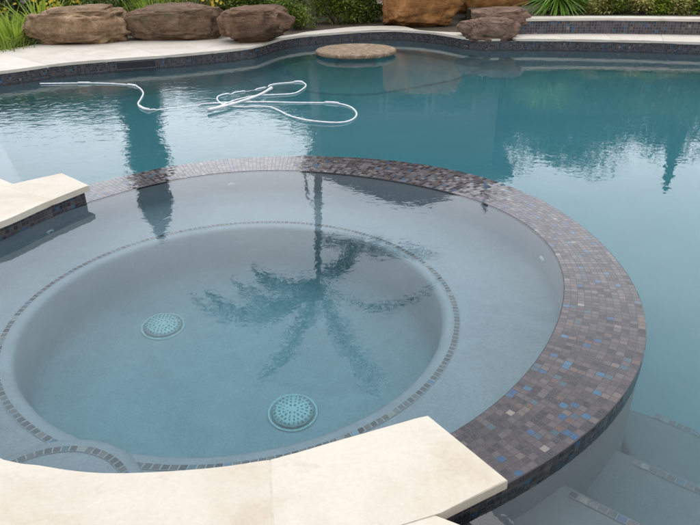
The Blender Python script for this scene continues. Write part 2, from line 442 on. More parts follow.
def polar_fit(pts, order, lam, c=C0):
    """smooth r(angle) through points: ridge Fourier fit"""
    A = []; y = []; w = []
    for p, wt in pts:
        d = Vector((p[0], p[1], 0)) - c; a = math.atan2(d.y, d.x)
        row = [1.0]
        for k in range(1, order + 1): row += [math.cos(k * a), math.sin(k * a)]
        A.append([x * wt for x in row]); y.append((math.hypot(d.x, d.y)) * wt)
    n = len(A[0])
    Mx = [[sum(r[i] * r[j] for r in A) + (lam * ((i + 1) // 2) ** 2 if i == j else 0) for j in range(n)] + [sum(r[i] * q for r, q in zip(A, y))] for i in range(n)]
    for i in range(n):
        piv = max(range(i, n), key=lambda r: abs(Mx[r][i])); Mx[i], Mx[piv] = Mx[piv], Mx[i]
        for r in range(n):
            if r != i:
                f_ = Mx[r][i] / Mx[i][i]
                for q in range(i, n + 1): Mx[r][q] -= f_ * Mx[i][q]
    co = [Mx[i][n] / Mx[i][i] for i in range(n)]
    def r_(a):
        v = co[0]
        for k in range(1, order + 1): v += co[2 * k - 1] * math.cos(k * a) + co[2 * k] * math.sin(k * a)
        return v
    return r_

toward = lambda p, d: p + (p - C0).normalized() * d
in_pts = [(at(x, y, ZR), 1) for x, y in inner_px]
in_pts += [(toward(Vector((p.x, p.y, 0)), .03), .8) for p in P_front]
in_pts += [(at(0, 234, ZS), 1), (at(45, 217, ZS), 1), (at(86, 203, ZS), 1)]
r_in = polar_fit(in_pts, 4, .01)
out_pts = [(at(x, y, ZR), 1) for x, y in outer_px]
for k in range(8):                               # hidden part under the coping: keep the wall thickness
    a = R(185 + k * 12); out_pts.append((C0 + Vector((math.cos(a), math.sin(a), 0)) * (r_in(a) + .29), .5))
r_out = polar_fit(out_pts, 5, .01)
ANG = [2 * math.pi * i / NA for i in range(NA)]
def loop(rf, z, d=0.0): return [Vector((C0.x + math.cos(a) * (rf(a) + d), C0.y + math.sin(a) * (rf(a) + d), z)) for a in ANG]

CT = Vector((-.557, 2.715, 0))
trim_px = [(200, 228), (240, 223), (31, 299), (69, 273), (137, 244), (53, 283), (13, 320), (1, 347), (4, 395), (16, 416), (39, 434), (53, 441), (380, 240), (409, 254), (431, 269), (451, 294), (457, 314), (454, 344), (444, 361), (424, 387), (399, 410), (370, 426), (339, 440)]
r_trim = polar_fit([(und(x, y, ZS, ZB), 1) for x, y in trim_px], 3, .02, CT)
def loop_t(d, z): return [Vector((CT.x + math.cos(a) * (r_trim(a) + d), CT.y + math.sin(a) * (r_trim(a) + d), z)) for a in ANG]

# ------------------------------------------------------------------ pool outline
far_px = [(0, 74), (60, 66), (110, 61.7), (170, 57.4), (215, 53.2), (240, 50.5), (256, 48), (279, 41.2), (300, 37.6), (330, 35), (377, 31.9), (415, 32.8), (440, 35.2), (473, 40.6), (500, 41.2)]
far_left = [Vector((-5.6, 6.1, 0)), Vector((-4.95, 7.1, 0))]
P_far = far_left + [at(x, y, ZCB) * 1 for x, y in far_px]
farr_px = [(516, 41), (560, 41.3), (600, 42), (650, 43), (700, 44.6)]
P_farr = [at(x, y, ZCB) for x, y in farr_px] + [Vector((6.4, 8.75, 0)), Vector((7.6, 7.4, 0)), Vector((8.2, 5.2, 0))]
flat = lambda P: [Vector((p[0], p[1], 0)) for p in P]
chain_far = smooth_chain(flat(P_far), 90)
chain_farr = smooth_chain(flat(P_farr), 50)
chain_right = smooth_chain([Vector((8.2, 5.2, 0)), Vector((8.0, 3.0, 0)), Vector((6.6, .9, 0)), Vector((4.4, -.35, 0)), Vector((2.6, -.25, 0)), Vector((1.5, .40, 0))], 40)[1:]
pR0, pR1 = at(420, 507, ZCT), at(462, 525, ZCT)
near_right = [Vector((1.5, .40, 0)), Vector((pR1.x, pR1.y, 0)), Vector((pR0.x - .04, pR0.y + .05, 0))]
a0 = math.atan2(near_right[-1].y - C0.y, near_right[-1].x - C0.x)
pL0 = at(14, 183.5, ZCT)
a1 = math.atan2(pL0.y - C0.y, pL0.x - C0.x)
arc = []
nsteps = 90
for i in range(nsteps + 1):
    a = a0 + (a1 - a0) * i / nsteps
    arc.append(Vector((C0.x + math.cos(a) * (r_out(a) - .10), C0.y + math.sin(a) * (r_out(a) - .10), 0)))
chain_left = smooth_chain([Vector((pL0.x, pL0.y, 0)), Vector((-2.75, 4.22, 0)), Vector((-3.9, 4.75, 0)), Vector((-5.2, 5.2, 0)), Vector((-5.6, 6.1, 0))], 26)
near_chain = [near_right[0].lerp(near_right[1], t / 6) for t in range(1, 7)] + [near_right[2]]
POOL = chain_far + chain_farr + chain_right + near_chain + arc + chain_left[:-1]
tmp = []
for p in POOL:
    if not tmp or (p - tmp[-1]).length > .01: tmp.append(p)
POOL = tmp
NPOOL = len(POOL)
area = sum(POOL[i].x * POOL[(i + 1) % NPOOL].y - POOL[(i + 1) % NPOOL].x * POOL[i].y for i in range(NPOOL))
def offset(poly, d):
    """d > 0 grows the outline"""
    n = len(poly); out = []
    a = sum(poly[i].x * poly[(i + 1) % n].y - poly[(i + 1) % n].x * poly[i].y for i in range(n))
    s = 1 if a > 0 else -1
    for i in range(n):
        t = (poly[(i + 1) % n] - poly[i - 1]).normalized(); out.append(poly[i] + Vector((t.y, -t.x, 0)) * d * s)
    return out
Z = lambda P, z: [Vector((p.x, p.y, z)) for p in P]

def tess(name, polys, z, mat, parent=None):
    tr = tessellate_polygon([[Vector((p.x, p.y, 0)) for p in P] for P in polys])
    vs = [Vector((p.x, p.y, z)) for P in polys for p in P]
    return pydata(name, vs, [tuple(t) for t in tr], mat, parent, False)

# ------------------------------------------------------------------ swimming pool
pool = tag(empty('swimming_pool', (0, 7, 0)), 'freeform swimming pool with dark mosaic waterline and grey plaster bed', 'pool')
W0 = offset(POOL, -.0)
arcset = set()
for p in arc: arcset.add((round(p.x, 4), round(p.y, 4)))
shell_top = [Vector((p.x, p.y, ZR - .03 if (round(p.x, 4), round(p.y, 4)) in arcset else ZCB - .002)) for p in POOL]
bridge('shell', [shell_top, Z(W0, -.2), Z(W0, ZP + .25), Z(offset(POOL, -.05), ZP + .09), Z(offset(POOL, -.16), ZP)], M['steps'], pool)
fl = offset(POOL, -.155)
tess('floor', [fl], ZP + .001, M['bed'], pool)
WT = offset(POOL, -.004)
# mosaic waterline along the part of the outline that is not the spa
i_arc0 = min(range(NPOOL), key=lambda i: (POOL[i] - arc[0]).length); i_arc1 = min(range(NPOOL), key=lambda i: (POOL[i] - arc[-1]).length)
order = [(i_arc1 + k) % NPOOL for k in range((i_arc0 - i_arc1) % NPOOL + 1)]
bandp = [WT[i] for i in order]
bridge('waterline_tile', [Z(bandp, -.15), Z(bandp, ZCB - .004)], M['band'], pool, closed=False)

# three entry steps by the front deck
def line_ext(a, b, ea, eb):
    d = (b - a).normalized(); return a - d * ea, b + d * eb
steps = [(-.22, (566, 482), (645, 525), (567.5, 496.5), (625, 525)), (-.46, (618.6, 447.6), (700, 482), (630.5, 463.5), (700, 495)), (-.72, (642, 412), (700, 430), (653, 417.5), (700, 438))]
for k, (z, e0, e1, t0, t1) in enumerate(steps):
    A, B = und(*e0, 0, z), und(*e1, 0, z)
    T0, T1 = und(*t0, 0, z), und(*t1, 0, z)
    A, B = line_ext(A, B, (.30, .22, .16)[k], 1.5)
    d = (B - A).normalized(); nn = Vector((-d.y, d.x, 0)); nn = nn if nn.dot(Vector((1, 1, 0))) > 0 else -nn
    depth = .62 + .47 * k
    back = [A + (Vector((C0.x, C0.y, z)) - A).normalized() * .02]
    poly = [A, B, B - nn * depth, A - nn * depth + d * (.55 + .2 * k)]
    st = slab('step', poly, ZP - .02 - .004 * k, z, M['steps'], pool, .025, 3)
    tl, tr_ = line_ext(T0, T1, .0, 1.2); w = .030
    tn = (tr_ - tl).normalized(); tm = Vector((-tn.y, tn.x, 0)); ln = (tr_ - tl).length
    vs = [tl, tr_, tr_ + tm * w, tl + tm * w]
    vs = [Vector((v.x, v.y, z + .004)) for v in vs]
    pydata('trim_tile', vs, [(0, 1, 2, 3)], M['trim2'], st, False, [((0, 0.0), (ln, 0.0), (ln, .030), (0, .030))])
# shallow corner bench by the left deck
lb = [und(0, 141, 0, -.42), und(22, 180, 0, -.42)]
q0, q1 = line_ext(lb[0], lb[1], .7, .9)
slab('bench', [q0, q1, Vector((-2.2, 3.3, 0)), Vector((-4.3, 4.6, 0)), Vector((-4.6, 5.6, 0))], ZP - .03, -.42, M['plaster'], pool, .03, 3)
# submerged shelf round the stone table
tc = (at(356, 60.5, .025) + at(356, 43, .075)) / 2
arcp = [und(x, y, 0, -1.36) for x, y in ((262, 88), (300, 90.5), (357, 94), (400, 89), (443, 81.5), (470, 74))]
arcp = smooth_chain(flat(arcp), 24)
shelf = arcp + [Vector((arcp[-1].x + .25, arcp[-1].y + .5, 0)), Vector((2.6, 11.8, 0)), Vector((0, 12.6, 0)), Vector((-2.6, 11.6, 0)), Vector((arcp[0].x - .3, arcp[0].y + .6, 0))]
slab('shelf', shelf, ZP - .034, -1.36, M['bed'], pool, .05, 3)
# skimmer mouth in the far tile
s0, s1 = at(118, 63.5, .07), at(153, 61.0, .07)
dv = (s1 - s0); dv.z = 0; dn = Vector((dv.y, -dv.x, 0)).normalized(); ctr = (s0 + s1) / 2; ctr.z = 0
ctr = min((WT[i] for i in order), key=lambda p: (p - ctr).length); ux = dv.normalized()
def box_data(c, ax, ay, az, hx, hy, hz):
    vs = [c + ax * (sx * hx) + ay * (sy * hy) + az * (sz * hz) for sx in (-1, 1) for sy in (-1, 1) for sz in (-1, 1)]
    return vs, [(0, 1, 3, 2), (4, 6, 7, 5), (0, 4, 5, 1), (2, 3, 7, 6), (0, 2, 6, 4), (1, 5, 7, 3)]
up = Vector((0, 0, 1))
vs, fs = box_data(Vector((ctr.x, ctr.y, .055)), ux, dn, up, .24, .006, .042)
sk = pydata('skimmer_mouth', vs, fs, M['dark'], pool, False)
fv, ff = [], []
for cx, cz, hx, hz in ((0, .098, .25, .004), (0, .010, .25, .004), (-.246, .054, .004, .04), (.246, .054, .004, .04)):
    v_, f_ = box_data(Vector((ctr.x, ctr.y, cz)) + ux * cx, ux, dn, up, hx, .010, hz)
    ff += [tuple(i + len(fv) for i in q) for q in f_]; fv += v_
pydata('frame', fv, ff, M['metal'], sk, False)

# ------------------------------------------------------------------ spa
spa = tag(empty('spa', (C0.x, C0.y, 0)), 'round raised spa with mosaic spillover ring, tiled bench edge and grey bed', 'spa')
um = [a * 1.58 for a in ANG] + [2 * math.pi * 1.58]
prof = []
prof += [loop(r_in, ZR - .02, -.003), loop(r_in, ZR - .03, -.004), loop(r_in, ZB + .10, -.005), loop(r_in, ZB + .04, -.018), loop(r_in, ZB + .010, -.045), loop(r_in, ZB, -.085)]
def mixloop(t): return [p.lerp(q, t) for p, q in zip(loop(r_in, ZB, -.085), match)]
# bench runs from the wall to the nose circle; columns matched by direction from C0
def nose_at(d, z):
    out = []
    for a in ANG:
        dr = Vector((math.cos(a), math.sin(a), 0)); lo, hi = 0, 3.0
        for _ in range(34):
            mid = (lo + hi) / 2; p = C0 + dr * mid - CT
            if math.hypot(p.x, p.y) > r_trim(math.atan2(p.y, p.x)) + d: hi = mid
            else: lo = mid
        q = C0 + dr * lo; out.append(Vector((q.x, q.y, z)))
    return out
prof += [nose_at(.03, ZB), nose_at(-.030, ZB), nose_at(-.048, ZB - .006), nose_at(-.064, ZB - .022), nose_at(-.070, ZB - .05),
         nose_at(-.072, ZF + .16), nose_at(-.085, ZF + .07), nose_at(-.115, ZF + .02), nose_at(-.165, ZF), nose_at(-.6, ZF)]
bridge('basin', prof, M['plaster'], spa, cap=True)
# tiled ring: top, rounded lip, outer face
ring = [loop(r_in, ZR - .03, -.008), loop(r_in, ZR - .003, -.008), loop(r_in, ZR, -.005), loop(r_out, ZR, -.004), loop(r_out, ZR - .0015, -.001), loop(r_out, ZR - .005, 0)]
bridge('tiled_ring', ring, M['mosaic'], spa, u=um, v=[-.030, -.003, 0, .296, .2965, .297], smooth=False)
bridge('tiled_face', [loop(r_out, ZR - .005, 0), loop(r_out, -.06, .0)], M['band'], spa, u=um, v=[.297, .40])
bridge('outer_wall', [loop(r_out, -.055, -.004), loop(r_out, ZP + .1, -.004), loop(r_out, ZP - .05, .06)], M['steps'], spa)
# tile trim on the bench edge, a gap where the step crosses it
ut = [a * 1.05 for a in ANG] + [2 * math.pi * 1.05]
bridge('trim_tile', [nose_at(-.014, ZB + .004), nose_at(.016, ZB + .004)], M['trim'], spa, u=ut, v=[0, .030])
# half round step
def circ3(a, b, c):
    ax, ay, bx, by, cx, cy_ = a.x, a.y, b.x, b.y, c.x, c.y
    d = 2 * (ax * (by - cy_) + bx * (cy_ - ay) + cx * (ay - by))
    ux_ = ((ax * ax + ay * ay) * (by - cy_) + (bx * bx + by * by) * (cy_ - ay) + (cx * cx + cy_ * cy_) * (ay - by)) / d
    uy_ = ((ax * ax + ay * ay) * (cx - bx) + (bx * bx + by * by) * (ax - cx) + (cx * cx + cy_ * cy_) * (bx - ax)) / d
    return Vector((ux_, uy_, a.z)), math.hypot(ax - ux_, ay - uy_)
sc_c, sr_t = circ3(und(18, 460.5, ZS, ZB + .02), und(78, 448.6, ZS, ZB + .02), und(123.4, 470, ZS, ZB + .02))
print('step', sc_c, sr_t)
def sloop(r, z, n=64): return [Vector((sc_c.x + math.cos(2 * math.pi * i / n) * r, sc_c.y + math.sin(2 * math.pi * i / n) * r, z)) for i in range(n)]
zs = ZB + .02
stp = bridge('step', [sloop(sr_t + .075, ZF - .01), sloop(sr_t + .07, zs - .06), sloop(sr_t + .062, zs - .025), sloop(sr_t + .045, zs - .006), sloop(sr_t + .025, zs), sloop(.02, zs)], M['plaster'], spa, cap=True)
bridge('trim_tile', [sloop(sr_t - .016, zs + .004), sloop(sr_t + .014, zs + .004)], M['trim'], stp, u=[2 * math.pi * i / 64 * sr_t for i in range(65)], v=[0, .03])

# main drains on the spa floor
for (x, y), lab in (((163, 326.5), None), ((293, 413), None)):
    p = und(x, y, ZS, ZF)
    N_ = 48
    def cl(r, z): return [Vector((p.x + math.cos(2 * math.pi * i / N_) * r, p.y + math.sin(2 * math.pi * i / N_) * r, p.z + z)) for i in range(N_)]
    cover = bridge('drain_cover', [cl(.098, .012), cl(.094, .026), cl(.075, .034), cl(.04, .038)], M['drain'], spa, cap=True)
    bridge('rim', [cl(.122, .001), cl(.120, .010), cl(.113, .012), cl(.108, .004)], M['drain'], cover)
    vs, fs = [], []
    for ring_r, cnt, hl in ((.086, 26, .0085), (.066, 20, .0085), (.046, 14, .008), (.026, 8, .006)):
        for k in range(cnt):
            a = 2 * math.pi * (k + .5 * (cnt % 4 == 0)) / cnt
            rad = Vector((math.cos(a), math.sin(a), 0)); tan = Vector((-rad.y, rad.x, 0))
            zz = .034 + .004 * (1 - ring_r / .08) if ring_r < .075 else .034 - (ring_r - .075) / .019 * .008
            v_, f_ = box_data(Vector((p.x, p.y, p.z + zz)) + rad * ring_r, tan, rad, up, .0042, hl * .72, .0025)
            fs += [tuple(i + len(vs) for i in q) for q in f_]; vs += v_
    pydata('slots', vs, fs, M['drain_dark'], cover, False)
    bridge('gap_ring', [cl(.110, .0045), cl(.096, .0045)], M['drain_dark'], cover)
# jets in the bench wall
for x, y in ((51, 232), (233, 189.5), (526, 260.5)):
    zj = ZB + .20
    p = und(x, y, ZS, zj); a = math.atan2(p.y - C0.y, p.x - C0.x); rr = r_in(a) - .005
    c = Vector((C0.x + math.cos(a) * rr, C0.y + math.sin(a) * rr, zj)); nrm = Vector((-math.cos(a), -math.sin(a), 0)); tn = Vector((-nrm.y, nrm.x, 0))
    N_ = 20
    def jl(r, o): return [c + nrm * o + tn * (math.cos(2 * math.pi * i / N_) * r) + up * (math.sin(2 * math.pi * i / N_) * r) for i in range(N_)]
    j = bridge('jet', [jl(.027, -.004), jl(.027, .005), jl(.022, .009), jl(.013, .010)], M['jet'], spa)
    bridge('nozzle', [jl(.012, .004), jl(.012, .012), jl(.007, .013)], M['drain'], j, cap=False)

# ------------------------------------------------------------------ water
def water_mesh(name, poly, ztop, zbot, mat):
    n = len(poly)
    tr = tessellate_polygon([[Vector((p.x, p.y, 0)) for p in poly]])
    vs = Z(poly, ztop) + Z(poly, zbot)
    bm = bmesh.new(); V = [bm.verts.new(v) for v in vs]; bm.verts.ensure_lookup_table()
    for a, b, c in tr:
        bm.faces.new((V[a], V[b], V[c])); bm.faces.new((V[n + c], V[n + b], V[n + a]))
    for i in range(n):
        j = (i + 1) % n; bm.faces.new((V[i], V[j], V[n + j], V[n + i]))
    bmesh.ops.recalc_face_normals(bm, faces=bm.faces)
    me = bpy.data.meshes.new(name); bm.to_mesh(me); bm.free()
    return link(name, me, mat, None, False)

wm_pool = mat_water('pool_water', .62, (.20, .815, .868),
                    [(7.5, .0025, 2, .15, .8, ((-3.0, 5.6), .8, 4.2, .22)), (17, .0012, 2, .5, 1.0, ((-3.0, 5.8), .8, 5.0, .35)), (1.5, .0014, 1, .4, 1.0, None)], murk=.24)
wm_spa = mat_water('spa_water', .52, (.22, .87, .94), [(13.0, .00042, 2, .2, .7, None), (29, .00013, 2, .9, 1.0, None), (1.6, .0005, 1, .4, 1.0, None)])
pw = water_mesh('pool_water', offset(POOL, .03), 0.0, ZP - .2, wm_pool); tag(pw, 'clear teal pool water, rippled on the left', kind='structure')
# spa water: film over the ring, body inside
bm = bmesh.new()
wl = [loop(r_in, ZS, .004), loop(r_in, ZS - .02, .004), loop(r_in, ZS - .03, .03), loop(r_in, ZF - .15, .03)]
VV = [[bm.verts.new(p) for p in l] for l in wl]
for k in range(3):
    for i in range(NA):
        j = (i + 1) % NA; bm.faces.new((VV[k][i], VV[k][j], VV[k + 1][j], VV[k + 1][i]))
ctop = bm.verts.new((C0.x, C0.y, ZS)); cbot = bm.verts.new((C0.x, C0.y, ZF - .15))
for i in range(NA):
    j = (i + 1) % NA; bm.faces.new((VV[0][j], VV[0][i], ctop)); bm.faces.new((VV[3][i], VV[3][j], cbot))
bmesh.ops.recalc_face_normals(bm, faces=bm.faces)
me = bpy.data.meshes.new('spa_water'); bm.to_mesh(me); bm.free()
tag(link('spa_water', me, wm_spa, None, False), 'still clear spa water level with the tiled ring', kind='structure')

# ------------------------------------------------------------------ coping and deck
# front coping of the spa: stones along the inner edge
CW = .34
inner_f = smooth_chain(flat([Vector((-1.75, 1.98, 0)), Vector((-1.38, 1.60, 0))] + P_front), 60)
corner = at(508, 480, ZCT); corner = Vector((corner.x, corner.y, 0))
outer_seg = at(440, 513, ZCT)
outer_f = []
for p in inner_f: outer_f.append(toward(Vector((p.x, p.y, 0)), CW))
joint_px = [(274, 458), (428, 415)]
def nearest(chain, p): return min(range(len(chain)), key=lambda i: (chain[i] - p).length)
js = [0, 14] + [nearest(inner_f, Vector((*at(x, y, ZCT)[:2], 0))) for x, y in joint_px]
js = sorted(set(js))
fc = tag(empty('spa_coping', (-.5, 1.2, ZCB)), 'cream travertine coping along the front of the spa, ending at a square cut corner', 'coping')
gap = .0002
for a, b in zip(js, js[1:]):
    ins = inner_f[a:b + 1]; outs = outer_f[a:b + 1]
    if b == js[-1]:
        # last stone: end cut runs to the outer corner over the ring
        tgt = Vector((outer_seg.x, outer_seg.y, 0))
        outs = outs[:-1]
        outs = [p for p in outs if p.x < tgt.x - .06]
        outs = outs + [tgt, corner]
    d0 = (ins[1] - ins[0]).normalized() * gap; d1 = (ins[-2] - ins[-1]).normalized() * gap
    ins = [ins[0] + d0] + ins[1:-1] + [ins[-1] + (d1 if b != js[-1] else d1 * 0)]
    outs = [outs[0] + d0] + outs[1:-1] + [outs[-1] + (d1 if b != js[-1] else d1 * 0)]
    slab('coping_stone', ins + outs[::-1], ZCB, ZCT, M['trav'], fc, .0045, 3)
    if a != 0:
        jd = (outs[0] - ins[0]); jl_ = jd.length; jd.normalize()
        jv, jf = box_data(Vector(((ins[0].x + outs[0].x) / 2, (ins[0].y + outs[0].y) / 2, ZCT - .0075)), jd, Vector((-jd.y, jd.x, 0)), up, jl_ / 2 - .006, .0028, .0068)
        pydata('joint', jv, jf, M['grout'], fc, False)
# tiled wall below the front coping: on the ring end and the spa side
def wall_band(name, pts, z0, z1, parent):
    return bridge(name, [Z(pts, z0), Z(pts, z1)], M['band'], parent, closed=False)
wf_in = [toward(p, .03) for p in inner_f]
wf_out = []
a_c = math.atan2(corner.y - C0.y, corner.x - C0.x)
for k in range(10):
    a = a_c - .045 - k * .05
    wf_out.append(Vector((C0.x + math.cos(a) * (r_out(a) - .012), C0.y + math.sin(a) * (r_out(a) - .012), 0)))
end_in = toward(inner_f[-1], .03)
wf_in[-1] = wf_in[-1].lerp(wf_in[-2], .35)
wall_band('tiled_wall', wf_in + wf_out, ZR - .01, ZCB - .001, fc)

# rear left coping
rc = tag(empty('spa_coping', (-2, 3.5, ZCB)), 'cream travertine coping at the back left of the spa, with a sharp cut end', 'coping')
rear_in = smooth_chain(flat([Vector((-2.03, 2.45, 0)), Vector((-2.02, 2.85, 0))] + [at(0, 222, ZCT), at(45, 202.5, ZCT), at(89, 185, ZCT)]), 40)
e_out = at(62, 173, ZCT); e_out = Vector((e_out.x, e_out.y, 0))
ro_pts = [e_out, Vector((*at(0, 187, ZCT)[:2], 0)), Vector((-2.34, 3.35, 0)), Vector((-2.42, 2.85, 0)), Vector((-2.42, 2.45, 0))]
rear_out = smooth_chain(ro_pts, 40)[::-1]
jr = [0, 14, nearest(rear_in, Vector((*at(52, 199, ZCT)[:2], 0))), 39]
for a, b in zip(jr, jr[1:]):
    ins = rear_in[a:b + 1]; outs = rear_out[a:b + 1]
    g0 = (ins[1] - ins[0]).normalized() * gap
    slab('coping_stone', [ins[0] + g0] + ins[1:] + outs[::-1][:-1] + [outs[0] + g0], ZCB, ZCT, M['trav'], rc, .0045, 3)
    if a != 0:
        jd = (outs[0] - ins[0]); jl_ = jd.length; jd.normalize()
        jv, jf = box_data(Vector(((ins[0].x + outs[0].x) / 2, (ins[0].y + outs[0].y) / 2, ZCT - .0075)), jd, Vector((-jd.y, jd.x, 0)), up, jl_ / 2 - .006, .0028, .0068)
        pydata('joint', jv, jf, M['grout'], rc, False)
rw = [toward(p, .035) for p in rear_in]
rw[-1] = rw[-1].lerp(rw[-2], .6)
eo = e_out.lerp(rear_out[-2], .6); eo = eo.lerp(C0, .02)
wall_band('tiled_wall', rw + [eo] + [rear_out[-k].lerp(C0, .02) for k in range(3, 14)], ZR - .01, ZCB - .001, rc)

# near deck
dl = [p for p in chain_left]                        # from the spa to the far left
deck_left = offset(dl, 0)
deck_in = []
deck_in += [p for p in dl[::-1]]                    # far left -> spa
deck_in += [p for p in rear_out[::-1] if p.y < pL0.y - .12]
mid_l = [Vector((-2.42, 2.2, 0)), Vector((-2.2, 1.8, 0))]
deck_in += mid_l
deck_in += [toward(p, .003) for p in outer_f if p.x < pR0.x - .10]
deck_in += [Vector((pR0.x, pR0.y, 0)), Vector((pR1.x, pR1.y, 0)), near_right[0]] + chain_right[::-1][1:]
deck_poly = deck_in + [Vector((12.5, 6, 0)), Vector((12.5, -6, 0)), Vector((-11, -6, 0)), Vector((-11, 6.5, 0))]
dk = slab('pool_deck', deck_poly, ZCB, ZCT - .0025, M['deck'], None, .008, 3); tag(dk, 'cream travertine deck around the spa', kind='structure')

# far coping strip on the left and middle
rear_px2 = [(0, 50), (45, 43), (75, 40), (115, 37.5), (170, 38), (225, 37.5), (262, 37.5), (288, 35.2), (306, 31.9), (330, 29.2), (351, 26.9), (377, 25.9), (403, 26.2), (420, 30.3), (462, 32.5), (490, 34)]
rear_far = smooth_chain(flat([Vector((-6.6, 6.6, 0)), Vector((-5.9, 8.2, 0))] + [at(x, y, ZCT) for x, y in rear_px2]), 90)
fcop = tag(empty('pool_coping', (-1, 9.8, ZCB)), 'pale travertine coping curving along the far edge below the boulders', 'coping')
front_far = offset_chain = []
for i, p in enumerate(chain_far):
    t = (chain_far[min(89, i + 1)] - chain_far[max(0, i - 1)]).normalized(); front_far.append(p + Vector((t.y, -t.x, 0)) * .018)
cuts = list(range(0, 90, 6)) + [89]
for a, b in zip(cuts, cuts[1:]):
    ins = front_far[a:b + 1]; outs = [rear_far[k] for k in range(a, b + 1)]
    g0 = (ins[1] - ins[0]).normalized() * gap
    slab('coping_stone', [ins[0] + g0] + ins[1:] + outs[::-1][:-1] + [outs[0] + g0], ZCB, ZCT, M['trav_far'], fcop, .008, 2)
# right: low coping, then the raised tiled planter wall
rcop = tag(empty('pool_coping', (4, 9.6, ZCB)), 'narrow straight travertine coping in front of the raised tiled planter wall', 'coping')
wall_base = flat([at(500, 34.2, ZCT), at(560, 33.6, ZCT), at(600, 33.5, ZCT), at(650, 34, ZCT), at(700, 34.9, ZCT)]) + [Vector((7.2, 9.3, 0)), Vector((8.5, 7.8, 0)), Vector((9.1, 5.2, 0))]
wall_base = smooth_chain(wall_base, 50)
cuts = list(range(0, 50, 4)) + [49]
frr = []
for i, p in enumerate(chain_farr):
    t = (chain_farr[min(49, i + 1)] - chain_farr[max(0, i - 1)]).normalized(); frr.append(p + Vector((t.y, -t.x, 0)) * .018)
for a, b in zip(cuts, cuts[1:]):
    ins = frr[a:b + 1]; outs = wall_base[a:b + 1]
    outs = [p + (p - q).normalized() * .05 for p, q in zip(outs, ins)]
    g0 = (ins[1] - ins[0]).normalized() * gap
    slab('coping_stone', [ins[0] + g0] + ins[1:] + outs[::-1][:-1] + [outs[0] + g0], ZCB, ZCT, M['trav_far'], rcop, .008, 2)
ZW = .335; ZWT = .372
pwall = tag(empty('planter_wall', (4, 10, ZCT)), 'raised planter wall faced with dark mosaic under a travertine cap', 'wall')
wb2 = []
for i, p in enumerate(wall_base):
    t = (wall_base[min(49, i + 1)] - wall_base[max(0, i - 1)]).normalized(); wb2.append(p + Vector((-t.y, t.x, 0)) * .3)
bridge('tiled_face', [Z(wall_base, ZCT - .02), Z(wall_base, ZW), ], M['band_r'], pwall, closed=False)
bridge('wall_core', [Z([p.lerp(q, .02) for p, q in zip(wall_base, wb2)], ZCT - .02), Z([p.lerp(q, .02) for p, q in zip(wall_base, wb2)], ZW - .002), Z(wb2, ZW - .002), Z(wb2, .05)], M['plaster'], pwall, closed=False)
wc_f = []
for i, p in enumerate(wall_base):
    t = (wall_base[min(49, i + 1)] - wall_base[max(0, i - 1)]).normalized(); wc_f.append(p + Vector((t.y, -t.x, 0)) * .022)
for a, b in zip(cuts, cuts[1:]):
    ins = wc_f[a:b + 1]; outs = wb2[a:b + 1]
    g0 = (ins[1] - ins[0]).normalized() * gap
    slab('cap_stone', [ins[0] + g0] + ins[1:] + outs[::-1][:-1] + [outs[0] + g0], ZW, ZWT, M['trav_far'], pwall, .008, 2)

# ------------------------------------------------------------------ ground
hole = offset([p for p in (chain_far + chain_farr + chain_right + near_chain)] + [Vector((-.45, .9, 0)), Vector((-1.6, 1.2, 0)), Vector((-2.2, 2.0, 0)), Vector((-2.35, 3.3, 0))] + chain_left[:-1], .10)
big = [Vector((-130, -60, 0)), Vector((130, -60, 0)), Vector((130, 200, 0)), Vector((-130, 200, 0))]
gr = tess('ground', [big, hole], .10, M['soil']); tag(gr, kind='structure')
# raised bed behind the planter wall
bed = [p for p in wb2] + [Vector((11.5, 5.2, 0)), Vector((12, 10, 0)), Vector((9, 15, 0)), Vector((3.2, 15, 0)), Vector((2.2, 12.5, 0))]
bd = slab('planting_bed', bed, .05, .345, M['soil'], None, .02, 1); tag(bd, kind='structure')

